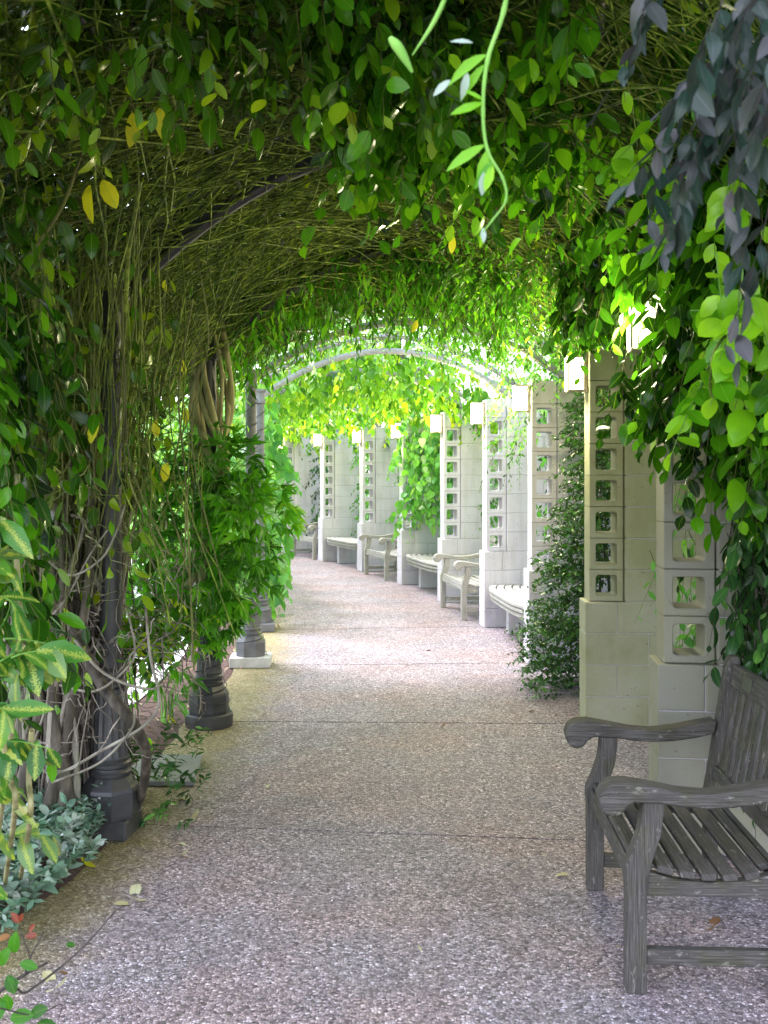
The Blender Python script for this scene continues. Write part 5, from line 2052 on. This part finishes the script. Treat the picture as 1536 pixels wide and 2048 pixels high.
# ---- 22. fallen leaves
FL = [(275, 1775, .07, 'curled pale leaf, largest of those on the path near the groundcover'), (292, 1802, .055, 'flat cream leaf just right of the large curled leaf'), (228, 1815, .06, 'cream leaf by the tip of the bare twig'),
      (243, 1755, .035, 'tiny cream leaf above the large curled leaf'), (178, 1810, .03, 'small brown leaf left of the twig tip'), (92, 1842 + 5, .025, 'small dark curled leaf near the red-leaved twig'),
      (88, 1950, .06, 'cream leaf lying under the bare twig'), (92, 1985, .075, 'long cream leaf below the bare twig'), (118, 1948, .03, 'dark brown scrap right of the cream leaf under the twig'),
      (192, 1735, .07, 'pale yellow leaf at the edge of the groundcover'), (295, 1706, .05, 'cream leaf in front of the front iron column'), (384, 1640, .05, 'cream leaf right of the front column plinth'),
      (358, 1690, .035, 'small pale leaf on the first path joint'), (362, 1712, .035, 'small curled leaf below the first path joint'), (378, 1605, .07, 'folded beige leaf beside the path-edge bush'),
      (380, 1718, .03, 'tan leaf standing on edge near the first joint'), (1137, 1755, .055, 'cream leaf left of the bench front leg'), (1128, 1785, .03, 'dark leaf below the cream one by the bench'),
      (1440, 1842, .05, 'black curled leaf lying under the bench seat'), (1410, 1864, .04, 'smaller dark leaf under the bench'), (528, 1430, .045, 'tan leaf right of the second iron column'),
      (880, 1455, .05, 'brown leaf beside the second path joint'), (857, 1302, .06, 'brown leaf in the bright middle of the path'), (562, 1258, .07, 'brown leaf near the stone pad of the third column'),
      (1070, 1424, .05, 'dark leaf close to the olive-tinted pillar'), (350, 1447, .09, 'yellow leaf on the mulch by the second column'), (536, 1572, .03, 'tiny leaf scrap in the left half of the path'), (845, 1905, .02, 'speck of leaf in the centre foreground')]
for i, (px, py, s_, lab) in enumerate(FL):
    g_ = gnd(px, py)
    dark = any(w in lab for w in ('dark', 'black', 'brown', 'tan'))
    tone = 5 if dark else int(rng.integers(1, 4))
    mt = M['yellowleaf'] if 'yellow' in lab else M['dry']
    me = single_mesh(('oval', 'ellip')[i % 2], (2, 4, 1)[i % 3], tone if mt == M['dry'] else 1, mt)
    o = link('fallen_leaf', me)
    o.location = (g_.x, g_.y, 0.004 + s_ * 0.14)
    s_ *= 1.2
    o.scale = (s_ * 1.1, s_, s_)
    o.rotation_euler = (PI * (i % 2) * 0.96 + rng.normal(0, 0.1), rng.normal(0, 0.12), rng.uniform(0, 6.28))
    if (i % 2):
        o.location.z = 0.006
    o['label'] = lab
    o['category'] = 'leaf'
    o['group'] = 'fallen leaves on the path'

# crumbs of litter gathered along the two edges of the walk
root_l = Leaves()
n = 700
th_ = rng.uniform(-0.2, 0.35, n)
ed = rng.uniform(0, 1, n) < 0.6
r_ = np.where(ed, 25.6 + np.abs(rng.normal(0, 0.22, n)), 27.9 - np.abs(rng.normal(0, 0.2, n)))
pp = np.stack([CX + r_ * np.cos(th_), CY + r_ * np.sin(th_), np.full(n, 0.004)], axis=1)
root_l.add(pp, rng.normal(0, 1, (n, 3)) * [1, 1, 0.05], rng.normal(0, 0.12, (n, 3)) + [0, 0, 1], rng.uniform(0.008, 0.026, n), rng.choice([0.0, 0.95, 1.0, 0.5], n))
lit = bpy.data.objects.new('tmp', None)
root_l.build(lit, 'ellip', M['dry'], 0, name='edge_litter', rich=False)
for o in bpy.data.objects:
    if o.name.startswith('edge_litter'):
        o.parent = None
        o.location = (0, 0, 0)
        o['label'] = 'tiny dry leaf crumbs gathered along both edges of the aggregate walk'
        o['category'] = 'leaf litter'
bpy.data.objects.remove(lit)

# dry leaf litter on the beds
root_l = Leaves()
n = 1500
th_ = rng.uniform(-0.3, 0.3, n)
r_ = rng.uniform(24.4, 25.62, n)
pp = np.stack([CX + r_ * np.cos(th_), CY + r_ * np.sin(th_), np.full(n, 0.05)], axis=1)
root_l.add(pp, rng.normal(0, 1, (n, 3)) * [1, 1, 0.15], rng.normal(0, 0.3, (n, 3)) + [0, 0, 1], rng.uniform(0.02, 0.06, n), rng.choice([0.0, 0.95, 1.0, 0.3], n))
lit = bpy.data.objects.new('tmp', None)
root_l.build(lit, 'ellip', M['dry'], 0, name='leaf_litter', rich=False)
for o in bpy.data.objects:
    if o.name.startswith('leaf_litter'):
        o.parent = None
        o.location = (0, 0, 0)
        o['label'] = 'dry brown leaf litter scattered over the planting bed along the left edge'
        o['category'] = 'leaf litter'
bpy.data.objects.remove(lit)
